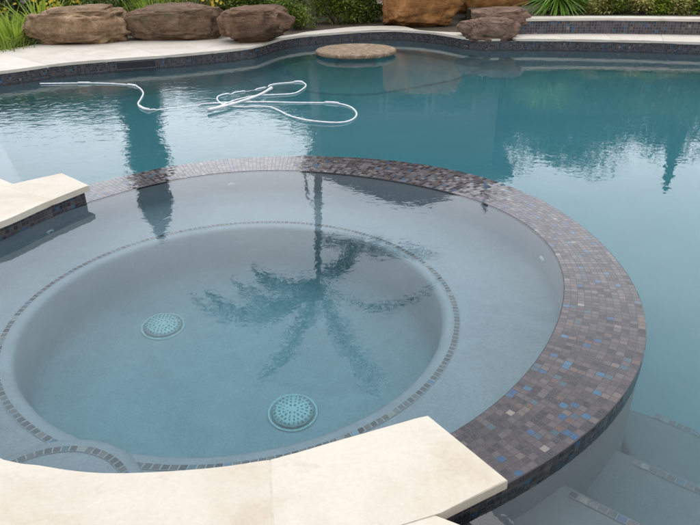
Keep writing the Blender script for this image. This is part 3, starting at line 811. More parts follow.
# ------------------------------------------------------------------ boulders
def boulder(name, px0, px1, pyt, pyb, zbase, mat, label, depth=.7, seed=0, sub=5, block=.55, amp=.13, group=None, extra_h=0, lay=0.0, parent=None, cutn=11):
    pc = at((px0 + px1) / 2, pyb, zbase)
    rng = (pc - Vector((0, 0, ZC))).length
    w = (px1 - px0) / F * rng; h = (pyb - pyt) / F * rng / .97 + extra_h
    d = depth * w
    ctr = Vector((pc.x, pc.y + d * .42, zbase))
    bm = bmesh.new(); bmesh.ops.create_icosphere(bm, subdivisions=sub, radius=1)
    rnd = random.Random(seed * 31 + 5); planes = []
    for _ in range(cutn):
        pn = Vector((rnd.gauss(0, 1), rnd.gauss(0, 1) - .3, rnd.gauss(0, .8) + .1)).normalized(); planes.append((pn, rnd.uniform(.66, .92)))
    planes.append((Vector((rnd.uniform(-.12, .12), -.18, 1)).normalized(), .62))
    off = Vector((seed * 7.3, seed * 3.1, seed * 1.7))
    for v in bm.verts:
        p = v.co.normalized()
        e = block
        q = Vector([math.copysign(abs(c) ** e, c) for c in p])
        m_ = max(abs(q.x), abs(q.y), abs(q.z)); q = p.lerp(q / (q.length ** .5), .75)
        n1 = mnoise.fractal(p * 1.3 + off, 1.0, 2.0, 5) ; n2 = abs(mnoise.noise(p * 2.2 + off * 2)); n3 = mnoise.fractal(p * 5 + off, .9, 2.2, 4)
        s = 1 + amp * n1 * 1.6 - .14 * n2 + amp * .35 * n3
        if lay: s += lay * math.copysign(abs(math.sin(p.z * 6 + n1 * 2)) ** .5, math.sin(p.z * 6 + n1 * 2)) * .5
        q *= s
        for pn, pd in planes:
            e_ = q.dot(pn) - pd
            if e_ > 0: q = q - pn * e_ * .62
        q += p * (.034 * mnoise.fractal(p * 9 + off, .7, 2.1, 5) + .06 * mnoise.fractal(p * 3.5 - off, .9, 2.1, 3))
        v.co = q
    xs = [v.co.x for v in bm.verts]; zs_ = [v.co.z for v in bm.verts]; ys = [v.co.y for v in bm.verts]
    for v in bm.verts:
        x = (v.co.x - min(xs)) / (max(xs) - min(xs)) - .5; y = (v.co.y - min(ys)) / (max(ys) - min(ys)) - .5; z = (v.co.z - min(zs_)) / (max(zs_) - min(zs_))
        z = z * 1.12 - .12
        v.co = Vector((x * w, y * d, z * h))
    me = bpy.data.meshes.new(name); bm.to_mesh(me); bm.free()
    o = link(name, me, mat, None); o.location = ctr
    o.rotation_euler.z = -.05
    return tag(o, label, 'boulder', group)
bg = 'boulders edging the far side of the pool'
boulder('boulder', 12, 121, 15.5, 45, ZCT, M['rock_tan'], 'flat tan boulder with a pale top, next to the yellow daisies', .62, 1, amp=.16, group=bg)
boulder('boulder', 122, 221, 11.5, 41, ZCT, M['rock_brown'], 'long rough brown boulder between the flat tan boulder and the squat reddish one', .6, 5, amp=.13, group=bg)
boulder('boulder', 217, 292, 13, 44, ZCT, M['rock_red'], 'squat reddish brown boulder nearest the bend of the coping', .8, 9, amp=.13, group=bg)
boulder('boulder', 386, 466, -26, 27, .12, M['rock_rust'], 'large rust orange boulder standing taller than the others', .7, 12, block=.42, amp=.10, group=bg)
boulder('boulder', 462, 534, -20, 19, .14, M['rock_rust'], 'blocky orange boulder behind the stacked mauve rocks', .6, 17, block=.4, amp=.10, group=bg)
boulder('boulder', 462, 520, 23, 43, .09, M['rock_mauve'], 'low mauve rock hanging over the tiled pool edge', .75, 21, amp=.12, group=bg, lay=.06)
boulder('boulder', 476, 532, 11.5, 27, .26, M['rock_mauve'], 'small flat mauve slab resting on the low rock', .7, 26, amp=.12, group=bg, lay=.06)

# ------------------------------------------------------------------ stone table in the water
tb = tag(empty('stone_table', (tc.x, tc.y, -.72)), 'round flagstone table top just above the water near the far edge', 'table')
tr_ = 77 / F * tc.length / 2 * 1.0
NT = 72
def tl_(r, z, wob=.018):
    out = []
    for i in range(NT):
        a = 2 * math.pi * i / NT; w = 1 + wob * mnoise.fractal(Vector((math.cos(a) * 2, math.sin(a) * 2, z * 6)), 1, 2, 4)
        zz = z + (.006 * mnoise.noise(Vector((math.cos(a) * r * 9, math.sin(a) * r * 9, 3))) if z > .05 else 0)
        out.append(Vector((tc.x + math.cos(a) * r * w, tc.y + math.sin(a) * r * w, zz)))
    return out
bridge('table_top', [tl_(.3, .022, 0), tl_(tr_ * .97, .022), tl_(tr_ * 1.0, .034), tl_(tr_ * .995, .050), tl_(tr_ * 1.0, .066), tl_(tr_ * .975, .080), tl_(tr_ * .8, .084), tl_(tr_ * .55, .083), tl_(tr_ * .3, .085)], M['flag'], tb, cap=True)
bridge('pedestal', [tl_(.30, -.74, 0), tl_(.26, -.3, 0), tl_(.26, .024, 0)], M['plaster'], tb)

# ------------------------------------------------------------------ floating hose
hose = tag(empty('pool_hose', (-1.5, 6.5, 0)), 'white floating hose lying in loops on the pool water', 'hose')
hp = [(40, 83.5), (60, 83), (78, 82.8), (105, 83), (126, 84), (137, 86), (143, 92), (141, 98), (138, 103), (141, 107), (149, 109.5), (165, 107.5), (185, 105.5), (205, 103.5), (230, 102.3), (255, 101.7), (285, 101.9), (315, 102), (336, 102.8), (350.6, 106.4), (356.6, 113), (351, 119.8), (336, 122.7), (309, 121), (290, 116), (279, 110.5), (270, 107), (256, 106.3), (241, 106.6), (228, 105.5), (219, 101.5), (217.5, 97), (225, 94), (245, 90.5), (263, 87.2), (273, 83.6), (288, 82), (301, 81.4), (305.8, 85.5), (296, 92.5), (280, 94.2), (258, 95.2), (240, 98.5), (226, 103), (217, 107), (209, 110)]
hz = .012
hpts = smooth_chain([at(x, y, hz) for x, y in hp], 420)
for i, p in enumerate(hpts): p.z = hz - .003 + .013 * mnoise.noise(p * 1.4)
sub_ = [nearest(hpts, at(x, y, hz)) for x, y in ((153, 109), (200, 104), (228, 93), (268, 85))]
for i, p in enumerate(hpts):
    if sub_[0] < i < sub_[1]: p.z -= .0125
    if sub_[2] < i < sub_[3] and i % 12 < 6: p.z -= .014
tube('hose', hpts, lambda t: .0078 + .0010 * math.sin(t * 900), M['hose'], hose, 10)
def sleeve(p0, p1, r):
    i0, i1 = nearest(hpts, at(*p0, hz)), nearest(hpts, at(*p1, hz))
    if i0 > i1: i0, i1 = i1, i0
    seg_ = hpts[i0:i1 + 1]
    if len(seg_) > 2: tube('float_sleeve', [p + Vector((0, 0, .004)) for p in seg_], r, M['hose'], hose, 10)
sleeve((78, 82.8), (90, 82.9), .0115); sleeve((128, 84.3), (136, 86), .012); sleeve((139, 106), (149, 109.5), .013); sleeve((326, 102.3), (338, 103), .012)
sleeve((294, 81.7), (303, 82), .012)
wpts = smooth_chain([at(x, y, .030) for x, y in ((208, 110), (225, 106), (245, 100), (260, 94.5), (271.5, 88))], 40)
tube('hose_end', wpts, lambda t: .0125 + .007 * max(0, .25 - t) * 3 + .007 * max(0, t - .85) * 5, M['hose'], hose, 10)

# ------------------------------------------------------------------ plants
def leaf_mesh(name, pts, size, mat, parent=None, droop=.3, aspect=.42, jitter=.5, bias=None):
    vs, fs = [], []
    for p in pts:
        a = random.uniform(0, 2 * math.pi); el = random.uniform(-.5, .9) - droop
        d = Vector((math.cos(a) * math.cos(el), math.sin(a) * math.cos(el), math.sin(el)))
        if bias is not None: d = (d + (p - bias).normalized() * .9).normalized()
        s = d.cross(Vector((0, 0, 1)));
        if s.length < .01: s = Vector((1, 0, 0))
        s.normalize(); s = Matrix.Rotation(random.uniform(-jitter, jitter), 3, d) @ s
        l = size * random.uniform(.65, 1.35); w = l * aspect * random.uniform(.8, 1.2)
        nrm = s.cross(d); b = len(vs)
        vs += [p, p + d * l * .45 + s * w * .5 + nrm * l * .05, p + d * l - nrm * l * .1, p + d * l * .45 - s * w * .5 + nrm * l * .05]
        fs.append((b, b + 1, b + 2)); fs.append((b, b + 2, b + 3))
    return pydata(name, vs, fs, mat, parent, False)

def cloud_pts(c, rx, ry, rz, n, seed, clumps=9, low=0.0):
    """points on uneven clumps filling a crown"""
    rnd = random.Random(seed); cl = []
    for k in range(clumps):
        while True:
            v = Vector((rnd.uniform(-1, 1), rnd.uniform(-1, 1), rnd.uniform(-1 + low, 1)))
            if v.length < 1: break
        cl.append((Vector((v.x * rx * .72, v.y * ry * .72, v.z * rz * .72)), rnd.uniform(.30, .5)))
    out = []
    while len(out) < n:
        q, s = rnd.choice(cl)
        v = Vector((rnd.gauss(0, 1), rnd.gauss(0, 1), rnd.gauss(0, 1))).normalized() * rnd.uniform(.45, 1.0) ** .6
        p = q + Vector((v.x * rx * s, v.y * ry * s, v.z * rz * s))
        out.append(c + p)
    return out

def twigs(base, top_c, rx, ry, rz, n, r, mat, parent, seed):
    rnd = random.Random(seed); vs, fs = [], []
    for k in range(n):
        e = top_c + Vector((rnd.uniform(-.6, .6) * rx, rnd.uniform(-.6, .6) * ry, rnd.uniform(-.3, .6) * rz))
        m_ = base.lerp(e, .5) + Vector((rnd.uniform(-.1, .1), rnd.uniform(-.1, .1), 0))
        tube_data([base, m_, e], lambda t: r * (1 - .75 * t), 5, False, vs, fs)
    return pydata('stems', vs, fs, mat, parent)

def bush(name, px, py, z, rx, ry, h, n, size, mat, label, cat='bush', group=None, seed=1, dy=0.0, clumps=10, **kw):
    p = at(px, py, z); p.y += dy
    root = tag(empty(name, (p.x, p.y, z - .03)), label, cat, group)
    c = Vector((p.x, p.y, z + h * .46))
    leaf_mesh('foliage', [q for q in cloud_pts(c, rx * 1.1, ry, h * .62, int(n * 1.5), seed, clumps + 6, .0) if q.z > z - .02], size, mat, root, **kw)
    twigs(Vector((p.x, p.y, z - .03)), c, rx, ry, h * .5, 7, .016, M['bark2'], root, seed)
    return root, c

def blades_mesh(name, base, n, length, width, mat, parent, spread=.15, up_=1.0, seed=1, droop=.6, segs=5):
    rnd = random.Random(seed); vs, fs = [], []
    for k in range(n):
        a = rnd.uniform(0, 2 * math.pi); r0 = abs(rnd.gauss(0, spread))
        b = base + Vector((math.cos(a) * r0, math.sin(a) * r0, 0)); a2 = a + rnd.gauss(0, .5)
        out = Vector((math.cos(a2), math.sin(a2), 0)); l = length * rnd.uniform(.55, 1.15)
        el = rnd.uniform(.75, 1.5) * up_; dr = droop * rnd.uniform(.5, 1.5); w = width * rnd.uniform(.7, 1.2)
        p = b.copy(); side = Vector((-out.y, out.x, 0)); base_i = len(vs)
        for s in range(segs + 1):
            t = s / segs; ww = w * (1 - t ** 2.2) * (.6 + .4 * min(1, t * 4))
            vs += [p - side * ww / 2, p + side * ww / 2]
            ang = el - dr * t * 2.2
            p = p + (out * math.cos(ang) + Vector((0, 0, math.sin(ang)))) * (l / segs)
        for s in range(segs):
            i = base_i + s * 2; fs.append((i, i + 1, i + 3, i + 2))
    return pydata(name, vs, fs, mat, parent, True)

def clump(name, px, py, z, n, length, width, mat, label, cat='grass', group=None, seed=1, dy=0, **kw):
    p = at(px, py, z); p.y += dy
    root = tag(empty(name, (p.x, p.y, z - .02)), label, cat, group)
    blades_mesh('blades', Vector((p.x, p.y, z - .02)), n, length, width, mat, root, seed=seed, **kw)
    return root

def flower_proto(r, mat, petals=9):
    vs, fs = [], []
    for k in range(petals):
        a = 2 * math.pi * k / petals; d = Vector((math.cos(a), math.sin(a), .15)); s = Vector((-d.y, d.x, 0)); b = len(vs)
        vs += [d * r * .12, d * r * .6 + s * r * .2, d * r, d * r * .6 - s * r * .2]; fs.append((b, b + 1, b + 2, b + 3))
    me = bpy.data.meshes.new('flower'); me.from_pydata([tuple(v) for v in vs], [], fs); me.materials.append(mat); me.update()
    return me
FY, FO, FP, FW = flower_proto(.035, L['yellow']), flower_proto(.045, L['orange'], 7), flower_proto(.055, L['pink'], 6), flower_proto(.06, L['white'], 6)
def flowers(root, me, pts):
    for p in pts:
        o = bpy.data.objects.new('flower', me); C.objects.link(o); o.parent = root; o.matrix_parent_inverse = Matrix.Translation(root.location).inverted()
        o.location = p; o.rotation_euler = (random.uniform(.5, 1.3), random.uniform(-.4, .4), random.uniform(-.5, .5))

pg = 'plants in the bed behind the boulders'
# left corner
clump('sword_plant', 12, 47, .10, 150, .62, .035, L['lime'], 'bright lime sword leaved plant beside the path, left of the flat tan boulder', 'plant', pg, 3, spread=.16, up_=1.0, droop=.35)
clump('sword_plant', 30, 42, .10, 120, .8, .04, L['lime'], 'taller lime sword leaved plant just behind the left end of the flat tan boulder', 'plant', pg, 43, dy=.5, spread=.2, droop=.35)
clump('grass_tuft', 6, 52, .10, 260, .34, .012, L['mid'], 'low dull green grass tuft spilling onto the left end of the path', 'grass', pg, 4, spread=.22, droop=.6)
clump('grass_tuft', 27, 47, .10, 120, .26, .012, L['olive'], 'small olive grass tuft at the left foot of the flat tan boulder', 'grass', pg, 5, spread=.10, droop=.6)
b, c = bush('daisy_bush', 50, 36, .10, .75, .45, .95, 3400, .055, L['mid'], 'bushy plant dotted with yellow daisies behind the flat tan boulder', 'plant', pg, 6, dy=.9)
flowers(b, FY, [at(x, y, 0) + (at(x, y, 0) - Vector((0, 0, ZC))) * 0 + Vector((0, 0, 0)) for x, y in ()] )
def on_plane_y(px, py, Y):
    d = ray(px, py); t = Y / d.y; return Vector((d.x * t, Y, ZC + d.z * t))
yb = c.y - .48
flowers(b, FY, [on_plane_y(x, y, yb + random.uniform(-.05, .1)) for x, y in ((36, 1), (41, 3), (46, 4), (50, 2), (54, 5), (57, 8), (48, 8), (44, 9), (39, 7), (52, 1), (58, 3), (60, 6), (74, 2), (78, 1), (80, 3), (5, 9), (3, 12), (15, 4), (55, 0), (33, 0))])
bush('leafy_shrub', 98, 36, .10, .5, .4, .75, 2200, .06, L['dark'], 'dark low shrub in the gap right of the yellow daisies', 'shrub', pg, 7, dy=.7)
# straps and grasses behind the second boulder
clump('grass_clump', 124, 36, .10, 190, .62, .017, L['straw'], 'straw tinged grass clump in the gap between the tan and the long brown boulder', 'grass', pg, 8, dy=.55, spread=.17, droop=.45)
clump('grass_clump', 142, 34, .10, 220, .95, .018, L['lime'], 'tall lime green grass clump behind the left half of the long brown boulder', 'grass', pg, 9, dy=.95, spread=.22, droop=.4)
clump('grass_clump', 182, 34, .10, 240, .9, .018, L['olive'], 'olive grass clump behind the right half of the long brown boulder', 'grass', pg, 10, dy=1.0, spread=.28, droop=.5)
b, c = bush('daisy_bush', 208, 34, .10, .5, .4, .95, 2300, .055, L['olive'], 'olive bush with a few small yellow daisies above the long brown boulder', 'plant', pg, 11, dy=1.1)
flowers(b, FY, [on_plane_y(x, y, c.y - .42) for x, y in ((212, 2), (217, 1), (213, 5), (203, 0), (221, 3))])
bush('leafy_shrub', 236, 33, .10, .6, .45, .85, 2800, .07, L['mid'], 'mid green shrub behind the squat reddish boulder', 'shrub', pg, 12, dy=1.0)
bush('leafy_shrub', 270, 32, .10, .55, .45, .95, 2600, .07, L['dark'], 'dark green shrub behind the right end of the squat reddish boulder', 'shrub', pg, 13, dy=.75)
b, c = bush('leafy_shrub', 294, 33, .10, .38, .3, .62, 1700, .06, L['mid'], 'small bright shrub growing close to the coping by the squat reddish boulder', 'shrub', pg, 14, dy=.45)
flowers(b, FP, [on_plane_y(290, 2.5, c.y + .1)])
b, c = bush('leafy_shrub', 335, 26, .10, .80, .5, 1.05, 4200, .06, L['mid'], 'wide leafy hedge shrub behind the stone table, left of the one with the pink bloom', 'shrub', pg, 15, dy=.35, clumps=16)
b, c = bush('leafy_shrub', 374, 23.5, .10, .60, .45, 1.05, 3600, .06, L['dark'], 'leafy shrub with a pale pink bloom, left of the rust orange boulder', 'shrub', pg, 16, dy=.35, clumps=12)
flowers(b, FP, [on_plane_y(379, 1.5, c.y - .45), on_plane_y(383, 2.5, c.y - .42)])
# right bed
def rosette(name, ctr, n, length, width, mat, base_z, label, seed):
    rnd = random.Random(seed); vs, fs = [], []
    root = tag(empty(name, (ctr.x, ctr.y, base_z)), label, 'plant', pg)
    for k in range(n):
        a = rnd.uniform(0, 6.283); sz = rnd.uniform(-.92, .98); c_ = math.sqrt(1 - sz * sz)
        d = Vector((math.cos(a) * c_, math.sin(a) * c_, sz)); l = length * rnd.uniform(.75, 1.15); w = width * rnd.uniform(.75, 1.2)
        side = d.cross(Vector((rnd.uniform(-.3, .3), rnd.uniform(-.3, .3), 1)));
        if side.length < .05: side = Vector((1, 0, 0))
        side.normalize(); p = ctr + d * .04 - Vector((0, 0, rnd.uniform(0, .12))); b = len(vs); S = 6
        for q in range(S + 1):
            t = q / S; ww = w * (1 - t ** 2.5) * (.7 + .3 * min(1, t * 5)); vs += [p - side * ww / 2, p + side * ww / 2]
            d = (d + Vector((0, 0, -.16 * t))).normalized(); p = p + d * l / S
        for q in range(S):
            m_ = b + q * 2; fs.append((m_, m_ + 1, m_ + 3, m_ + 2))
    pydata('leaves', vs, fs, mat, root)
    tube('stem', [Vector((ctr.x, ctr.y, base_z - .05)), ctr.lerp(Vector((ctr.x, ctr.y, base_z)), .4), ctr], .04, M['bark'], root, 8)
yc = on_plane_y(559, -9, 11.35)
rosette('spiky_plant', yc, 330, .74, .034, L['strap'], .34, 'big spiky plant with a fountain of narrow glossy leaves hanging over the planter wall', 17)
clump('strap_plant', 602, 14, .36, 130, .70, .028, L['strap'], 'smaller strap leaved plant just right of the big spiky plant', 'plant', pg, 18, dy=.7, spread=.09, droop=.7, segs=7)
for k, (x, m_, lab) in enumerate(((606, 'pale', 'pale edged ground plant at the foot of the strap leaved plant'), (626, 'mid', 'green ground plant on the planter wall below the left white bloom'), (648, 'pale', 'pale leaved ground plant halfway along the planter wall'), (668, 'lime', 'yellow green ground plant left of the orange flowers'), (690, 'pale', 'pale ground plant in front of the orange flowers'), (712, 'mid', 'green ground plant at the right end of the planter wall'))):
    bush('ground_plant', x, 14.5, .36, .28, .20, .30, 1000, .062, L[m_], lab, 'plant', 'ground plants along the planter wall', 30 + k, dy=.25, clumps=8)
b, c = bush('flowering_plant', 686, 12, .36, .42, .3, .55, 1800, .05, L['mid'], 'leafy plant with orange flowers and a white bloom at the right of the bed', 'plant', pg, 40, dy=.8)
flowers(b, FO, [on_plane_y(x, y, c.y - .34) for x, y in ((684, 5), (688, 4), (691, 6), (687, 7), (681, 6), (694, 3))]); flowers(b, FW, [on_plane_y(688, 1, c.y - .3)])
b, c = bush('flowering_plant', 640, 12, .36, .5, .35, .6, 2200, .05, L['dark'], 'dark leafy plant with a single white bloom behind the pale ground plants', 'plant', pg, 41, dy=.85)
flowers(b, FW, [on_plane_y(639, .8, c.y - .38), on_plane_y(641, 1.4, c.y - .38)])
# second row that closes the bed
row = [(-60, 13.6, 1.3, 'mid'), (5, 13.6, 1.35, 'dark'), (62, 14.0, 1.5, 'mid'), (112, 13.8, 1.35, 'dark'), (160, 14.0, 1.5, 'mid'), (208, 14.2, 1.4, 'dark'), (255, 14.0, 1.5, 'olive'), (300, 14.2, 1.5, 'dark'), (345, 14.4, 1.7, 'mid'), (400, 14.6, 1.6, 'dark'), (455, 14.4, 1.7, 'mid'), (510, 14.0, 1.6, 'dark'), (560, 13.8, 1.5, 'mid'), (612, 13.6, 1.5, 'dark'), (660, 13.6, 1.5, 'mid'), (710, 13.4, 1.4, 'olive'), (765, 13.2, 1.5, 'dark')]
rlab = ['behind the left end of the path, outside the frame', 'behind the lime sword leaves', 'behind the yellow daisies', 'behind the gap right of the daisies', 'behind the tall lime grass clump', 'behind the olive daisy bush', 'above the squat reddish boulder', 'behind the bend of the coping', 'behind the hedge shrub by the table', 'behind the rust orange boulder', 'between the two orange boulders', 'behind the blocky orange boulder', 'behind the big spiky plant', 'behind the smaller strap plant', 'behind the white bloom', 'behind the orange flowers', 'beyond the right end of the planter wall']
for k, ((x, D, h, m_), lb_) in enumerate(zip(row, rlab)):
    d = ray(x, 5); hh = math.hypot(d.x, d.y); p = Vector((d.x / hh * D, d.y / hh * D, .1))
    root = tag(empty('background_shrub', tuple(p)), {'mid': 'green', 'dark': 'dark green', 'olive': 'olive green'}[m_] + ' backing shrub ' + lb_, 'shrub', 'backing shrubs at the rear of the bed')
    c = p + Vector((0, 0, h * .5))
    leaf_mesh('foliage', [q for q in cloud_pts(c, 1.0, .6, h * .62, 4200, 60 + k, 18) if q.z > .05], .085, L[m_], root)
    twigs(p, c, .8, .5, h * .5, 6, .022, M['bark2'], root, 60 + k)

# ------------------------------------------------------------------ what the water mirrors: trees, palm, cypress, house
def tree(px, pyt, D, rx, label, seed, mat='far', trunk_h=.10, n=7500, leaf=.17):
    top = refl(px, pyt, D); base = Vector((top.x, top.y, .08)); H = top.z
    root = tag(empty('broadleaf_tree', tuple(base)), label, 'tree', 'garden trees beyond the pool')
    cz = H * (trunk_h + (1 - trunk_h) / 2); rz = H * (1 - trunk_h) / 2 * 1.02
    c = Vector((base.x, base.y, cz))
    leaf_mesh('crown', cloud_pts(c, rx, rx * .8, rz, n, seed, 18), leaf, L[mat], root)
    tube('trunk', [base - Vector((0, 0, .1)), base + Vector((.05, 0, H * .25)), base + Vector((-.06, .03, H * .5)), c], lambda t: .17 * (1 - .7 * t), M['bark2'], root, 9)
    rnd = random.Random(seed); vs, fs = [], []
    for k in range(9):
        s = base.lerp(c, rnd.uniform(.45, .9)); a = rnd.uniform(0, 6.28)
        e = c + Vector((math.cos(a) * rx * .7, math.sin(a) * rx * .55, rnd.uniform(-.3, .7) * rz))
        tube_data([s, s.lerp(e, .5) + Vector((0, 0, .1)), e], lambda t: .06 * (1 - .8 * t), 6, False, vs, fs)
    pydata('branches', vs, fs, M['bark2'], root)
for k, a in enumerate([(-40, 118, 18, 2.6, 'round tree mirrored at the far left edge of the pool'), (45, 128, 17, 1.9, 'round tree mirrored left of the dark cypress column'), (98, 122, 19, 1.8, 'tree mirrored just left of the dark cypress column'),
                       (205, 116, 19, 2.0, 'low tree mirrored right of the dark cypress column'), (262, 120, 18.5, 1.9, 'low tree mirrored left of the palm trunk'), (318, 136, 18, 1.6, 'tree mirrored at the left end of the dark roof'),
                       (528, 182, 20, 2.3, 'tall tree mirrored right of the dark roof'), (588, 178, 21, 2.3, 'tall tree mirrored between the roof and the slim treetop'), (635, 160, 19, 1.9, 'middle sized tree mirrored left of the slim treetop'), (705, 150, 18, 2.2, 'tree mirrored at the right edge of the pool'), (545, 178, 25, 3.3, 'wide tree mirrored far behind the tall trees right of the roof'), (506, 180, 19, 1.9, 'narrow tree mirrored at the right end of the dark roof'), (790, 150, 18, 2.4, 'tree standing beyond the right edge of the pool'), (470, 150, 23, 2.6, 'tree mirrored behind the right slope of the dark roof'), (560, 150, 16.5, 1.9, 'shorter tree mirrored in front of the two tall trees right of the roof'), (640, 132, 16, 1.8, 'short tree mirrored below the slim treetop'), (700, 128, 15.5, 1.7, 'short tree mirrored low at the right edge of the pool'), (345, 138, 15.8, 1.5, 'short tree mirrored in front of the left half of the house'), (430, 140, 15.6, 1.7, 'short tree mirrored in front of the right half of the house')]):
    tree(*a, seed=100 + k)
# slim treetop on the right
def cypress(px, pyt, D, r, label, seed, n=6500):
    top = refl(px, pyt, D); base = Vector((top.x, top.y, .08)); H = top.z
    root = tag(empty('cypress_tree', tuple(base)), label, 'tree', 'slim cypresses beyond the pool')
    rnd = random.Random(seed); pts = []
    for i in range(n):
        t = rnd.random() ** .85; z = .25 + (H - .25) * t
        rr = r * min(1, (1 - t) * 4.2 + .10) * min(1, .55 + t * 3) * (1 + .18 * math.sin(z * 5 + rnd.uniform(-.6, .6)))
        a = rnd.uniform(0, 6.283); q = rr * rnd.uniform(.55, 1.02)
        pts.append(Vector((base.x + math.cos(a) * q, base.y + math.sin(a) * q, z)))
    vs, fs = [], []
    for p in pts:
        d = (Vector((p.x - base.x, p.y - base.y, 0)) * .8 + Vector((rnd.uniform(-.1, .1), rnd.uniform(-.1, .1), .55))).normalized()
        s = d.cross(Vector((rnd.uniform(-1, 1), rnd.uniform(-1, 1), .2))).normalized(); l = .17 * rnd.uniform(.7, 1.3); b = len(vs)
        vs += [p, p + d * l * .5 + s * .035, p + d * l, p + d * l * .5 - s * .035]; fs.append((b, b + 1, b + 2, b + 3))
    pydata('crown', vs, fs, L['cyp'], root, False)
    tube('trunk', [base - Vector((0, 0, .1)), base + Vector((0, 0, H * .5)), base + Vector((0, 0, H * .92))], lambda t: .085 * (1 - .85 * t), M['bark2'], root, 8)
cypress(161, 236, 14.5, .36, 'tall dark cypress mirrored as a column across pool and spa ring', 201)
cypress(666, 186, 17, .13, 'slim cypress mirrored as a narrow treetop at the right of the pool', 203, 2500)

# palm
pc_ = refl(318, 284, 13.3); pb = refl(318, 150, 13.3); pb = Vector((pb.x - .05, pb.y, .08))
palm = tag(empty('palm_tree', tuple(pb)), 'tall feather palm mirrored in the spa with arching fronds', 'palm tree')
tp = [pb - Vector((0, 0, .1)), pb.lerp(pc_, .35) + Vector((.06, 0, 0)), pb.lerp(pc_, .7) + Vector((.05, 0, 0)), pc_]
tube('trunk', smooth_chain(tp, 60), lambda t: .105 - .035 * t + .004 * math.sin(t * 260), M['bark'], palm, 12)
def frond(az, el, length, droop, seed, leaflet=.40, down=0.0):
    rnd = random.Random(seed); out = Vector((math.cos(az), math.sin(az), 0)); p = pc_ - Vector((0, 0, down)); path = []
    ns = 26
    for s in range(ns + 1):
        t = s / ns; path.append(p.copy()); ang = el - droop * t ** 1.15
        p = p + (out * math.cos(ang) + Vector((0, 0, math.sin(ang)))) * (length / ns)
    vs, fs = tube_data(path, lambda t: .018 * (1 - .85 * t), 5)
    side = Vector((-out.y, out.x, 0))
    for i in range(3, ns * 3):
        t = i / (ns * 3) + rnd.uniform(-.004, .004); k = min(ns - 1, int(t * ns)); q = path[k].lerp(path[k + 1], t * ns - k); tg = (path[k + 1] - path[k]).normalized()
        ll = leaflet * (math.sin(math.pi * min(1, t * .93 + .08)) ** .6) * rnd.uniform(.8, 1.15)
        for sg in (-1, 1):
            d = (side * sg * rnd.uniform(.55, 1.0) + tg * .55 + Vector((0, 0, rnd.uniform(-1.0, .35)))).normalized()
            w = d.cross(tg).normalized().cross(d).normalized() * .011; b = len(vs)
            m_ = q + d * ll * .55; e = q + d * ll + Vector((0, 0, -.12 * ll))
            vs += [q - w * .6, q + w * .6, m_ + w, m_ - w, e]; fs.append((b, b + 1, b + 2, b + 3)); fs.append((b + 3, b + 2, b + 4))
    pydata('frond', vs, fs, L['palm'], palm, False)
FR = [(R(183), 1.02, 3.7, 2.12, .40, 0), (R(178), 1.05, 2.7, 2.5, .38, 0), (R(194), 1.0, 2.3, 2.7, .36, 0), (R(186), .7, 2.0, 2.3, .36, .1),  (R(176), 1.12, 3.5, 2.3, .38, 0), (R(190), .90, 3.3, 2.2, .36, 0), (R(200), 1.34, 3.1, .75, .42, 0), (R(215), 1.28, 2.9, .9, .40, 0), (R(-22), 1.30, 3.2, .80, .42, 0), (R(-38), 1.26, 3.3, .7, .42, 0),
      (R(4), .30, 3.0, .30, .42, 1.0), (R(-8), .22, 2.8, .25, .42, 1.15), (R(0), .85, 3.6, 2.1, .20, 0), (R(105), 1.2, 2.6, 1.8, .36, 0),
      (R(30), .2, 1.3, 1.5, .4, .15), (R(165), .7, 1.6, 1.6, .35, 0), (R(330), .1, 1.2, 1.4, .4, .2), (R(120), 1.45, 2.2, .7, .35, 0)]
da, db = refl(308, 199, 13.2), refl(291, 157, 13.0)
dm = da.lerp(db, .45) + (da - db).normalized().cross(Vector((0, 1, 0))) * -.10
tube('dead_stalk', smooth_chain([refl(313, 206, 13.3), da, dm, db], 30), lambda t: .030 - .012 * t, M['bark'], palm, 7)
for k, (az, el, ln, dr, lf, dn_) in enumerate(FR): frond(az, el, ln, dr, 300 + k, lf, dn_)

# house with the dark roof
Dh = 17.5
ap_l, ap_r = refl(398, 208, Dh), refl(424, 206, Dh)
ev_l, ev_r = refl(308, 158, Dh - 1.5), refl(505, 172, Dh - 1.5)
zr = ap_l.z; ze = min(ev_l.z, ev_r.z)
hc = (ap_l + ap_r) / 2
axis = (ap_r - ap_l); axis.z = 0; axis.normalize(); bk = Vector((-axis.y, axis.x, 0))
hl = (ev_l - hc).dot(axis); hr_ = (ev_r - hc).dot(axis); dep = 3.0
house = tag(empty('house', (hc.x, hc.y, .08)), 'neighbouring house with a dark hipped roof, mirrored at the back of the spa', 'house')
o2 = Vector((hc.x, hc.y, 0))
def hp_(x, y, z): return o2 + axis * x + bk * y + Vector((0, 0, z))
wl_, wr_ = hl + .45, hr_ - .45
v = [hp_(hl, -dep, ze), hp_(hr_, -dep, ze), hp_(hr_, dep, ze), hp_(hl, dep, ze), hp_((ap_l - hc).dot(axis), 0, zr), hp_((ap_r - hc).dot(axis), 0, zr)]
v += [p - Vector((0, 0, .16)) for p in v[:4]]
rf = pydata('roof', v, [(0, 1, 5, 4), (1, 2, 5), (2, 3, 4, 5), (3, 0, 4), (0, 6, 7, 1), (1, 7, 8, 2), (2, 8, 9, 3), (3, 9, 6, 0), (9, 8, 7, 6)], M['shingle'], house, False)
wv = [hp_(x, y, z) for z in (-.02, ze - .14) for x, y in ((wl_, -dep + .45), (wr_, -dep + .45), (wr_, dep - .45), (wl_, dep - .45))]
pydata('wall', wv, [(0, 1, 5, 4), (1, 2, 6, 5), (2, 3, 7, 6), (3, 0, 4, 7)], M['shaded_stucco'], house, False)
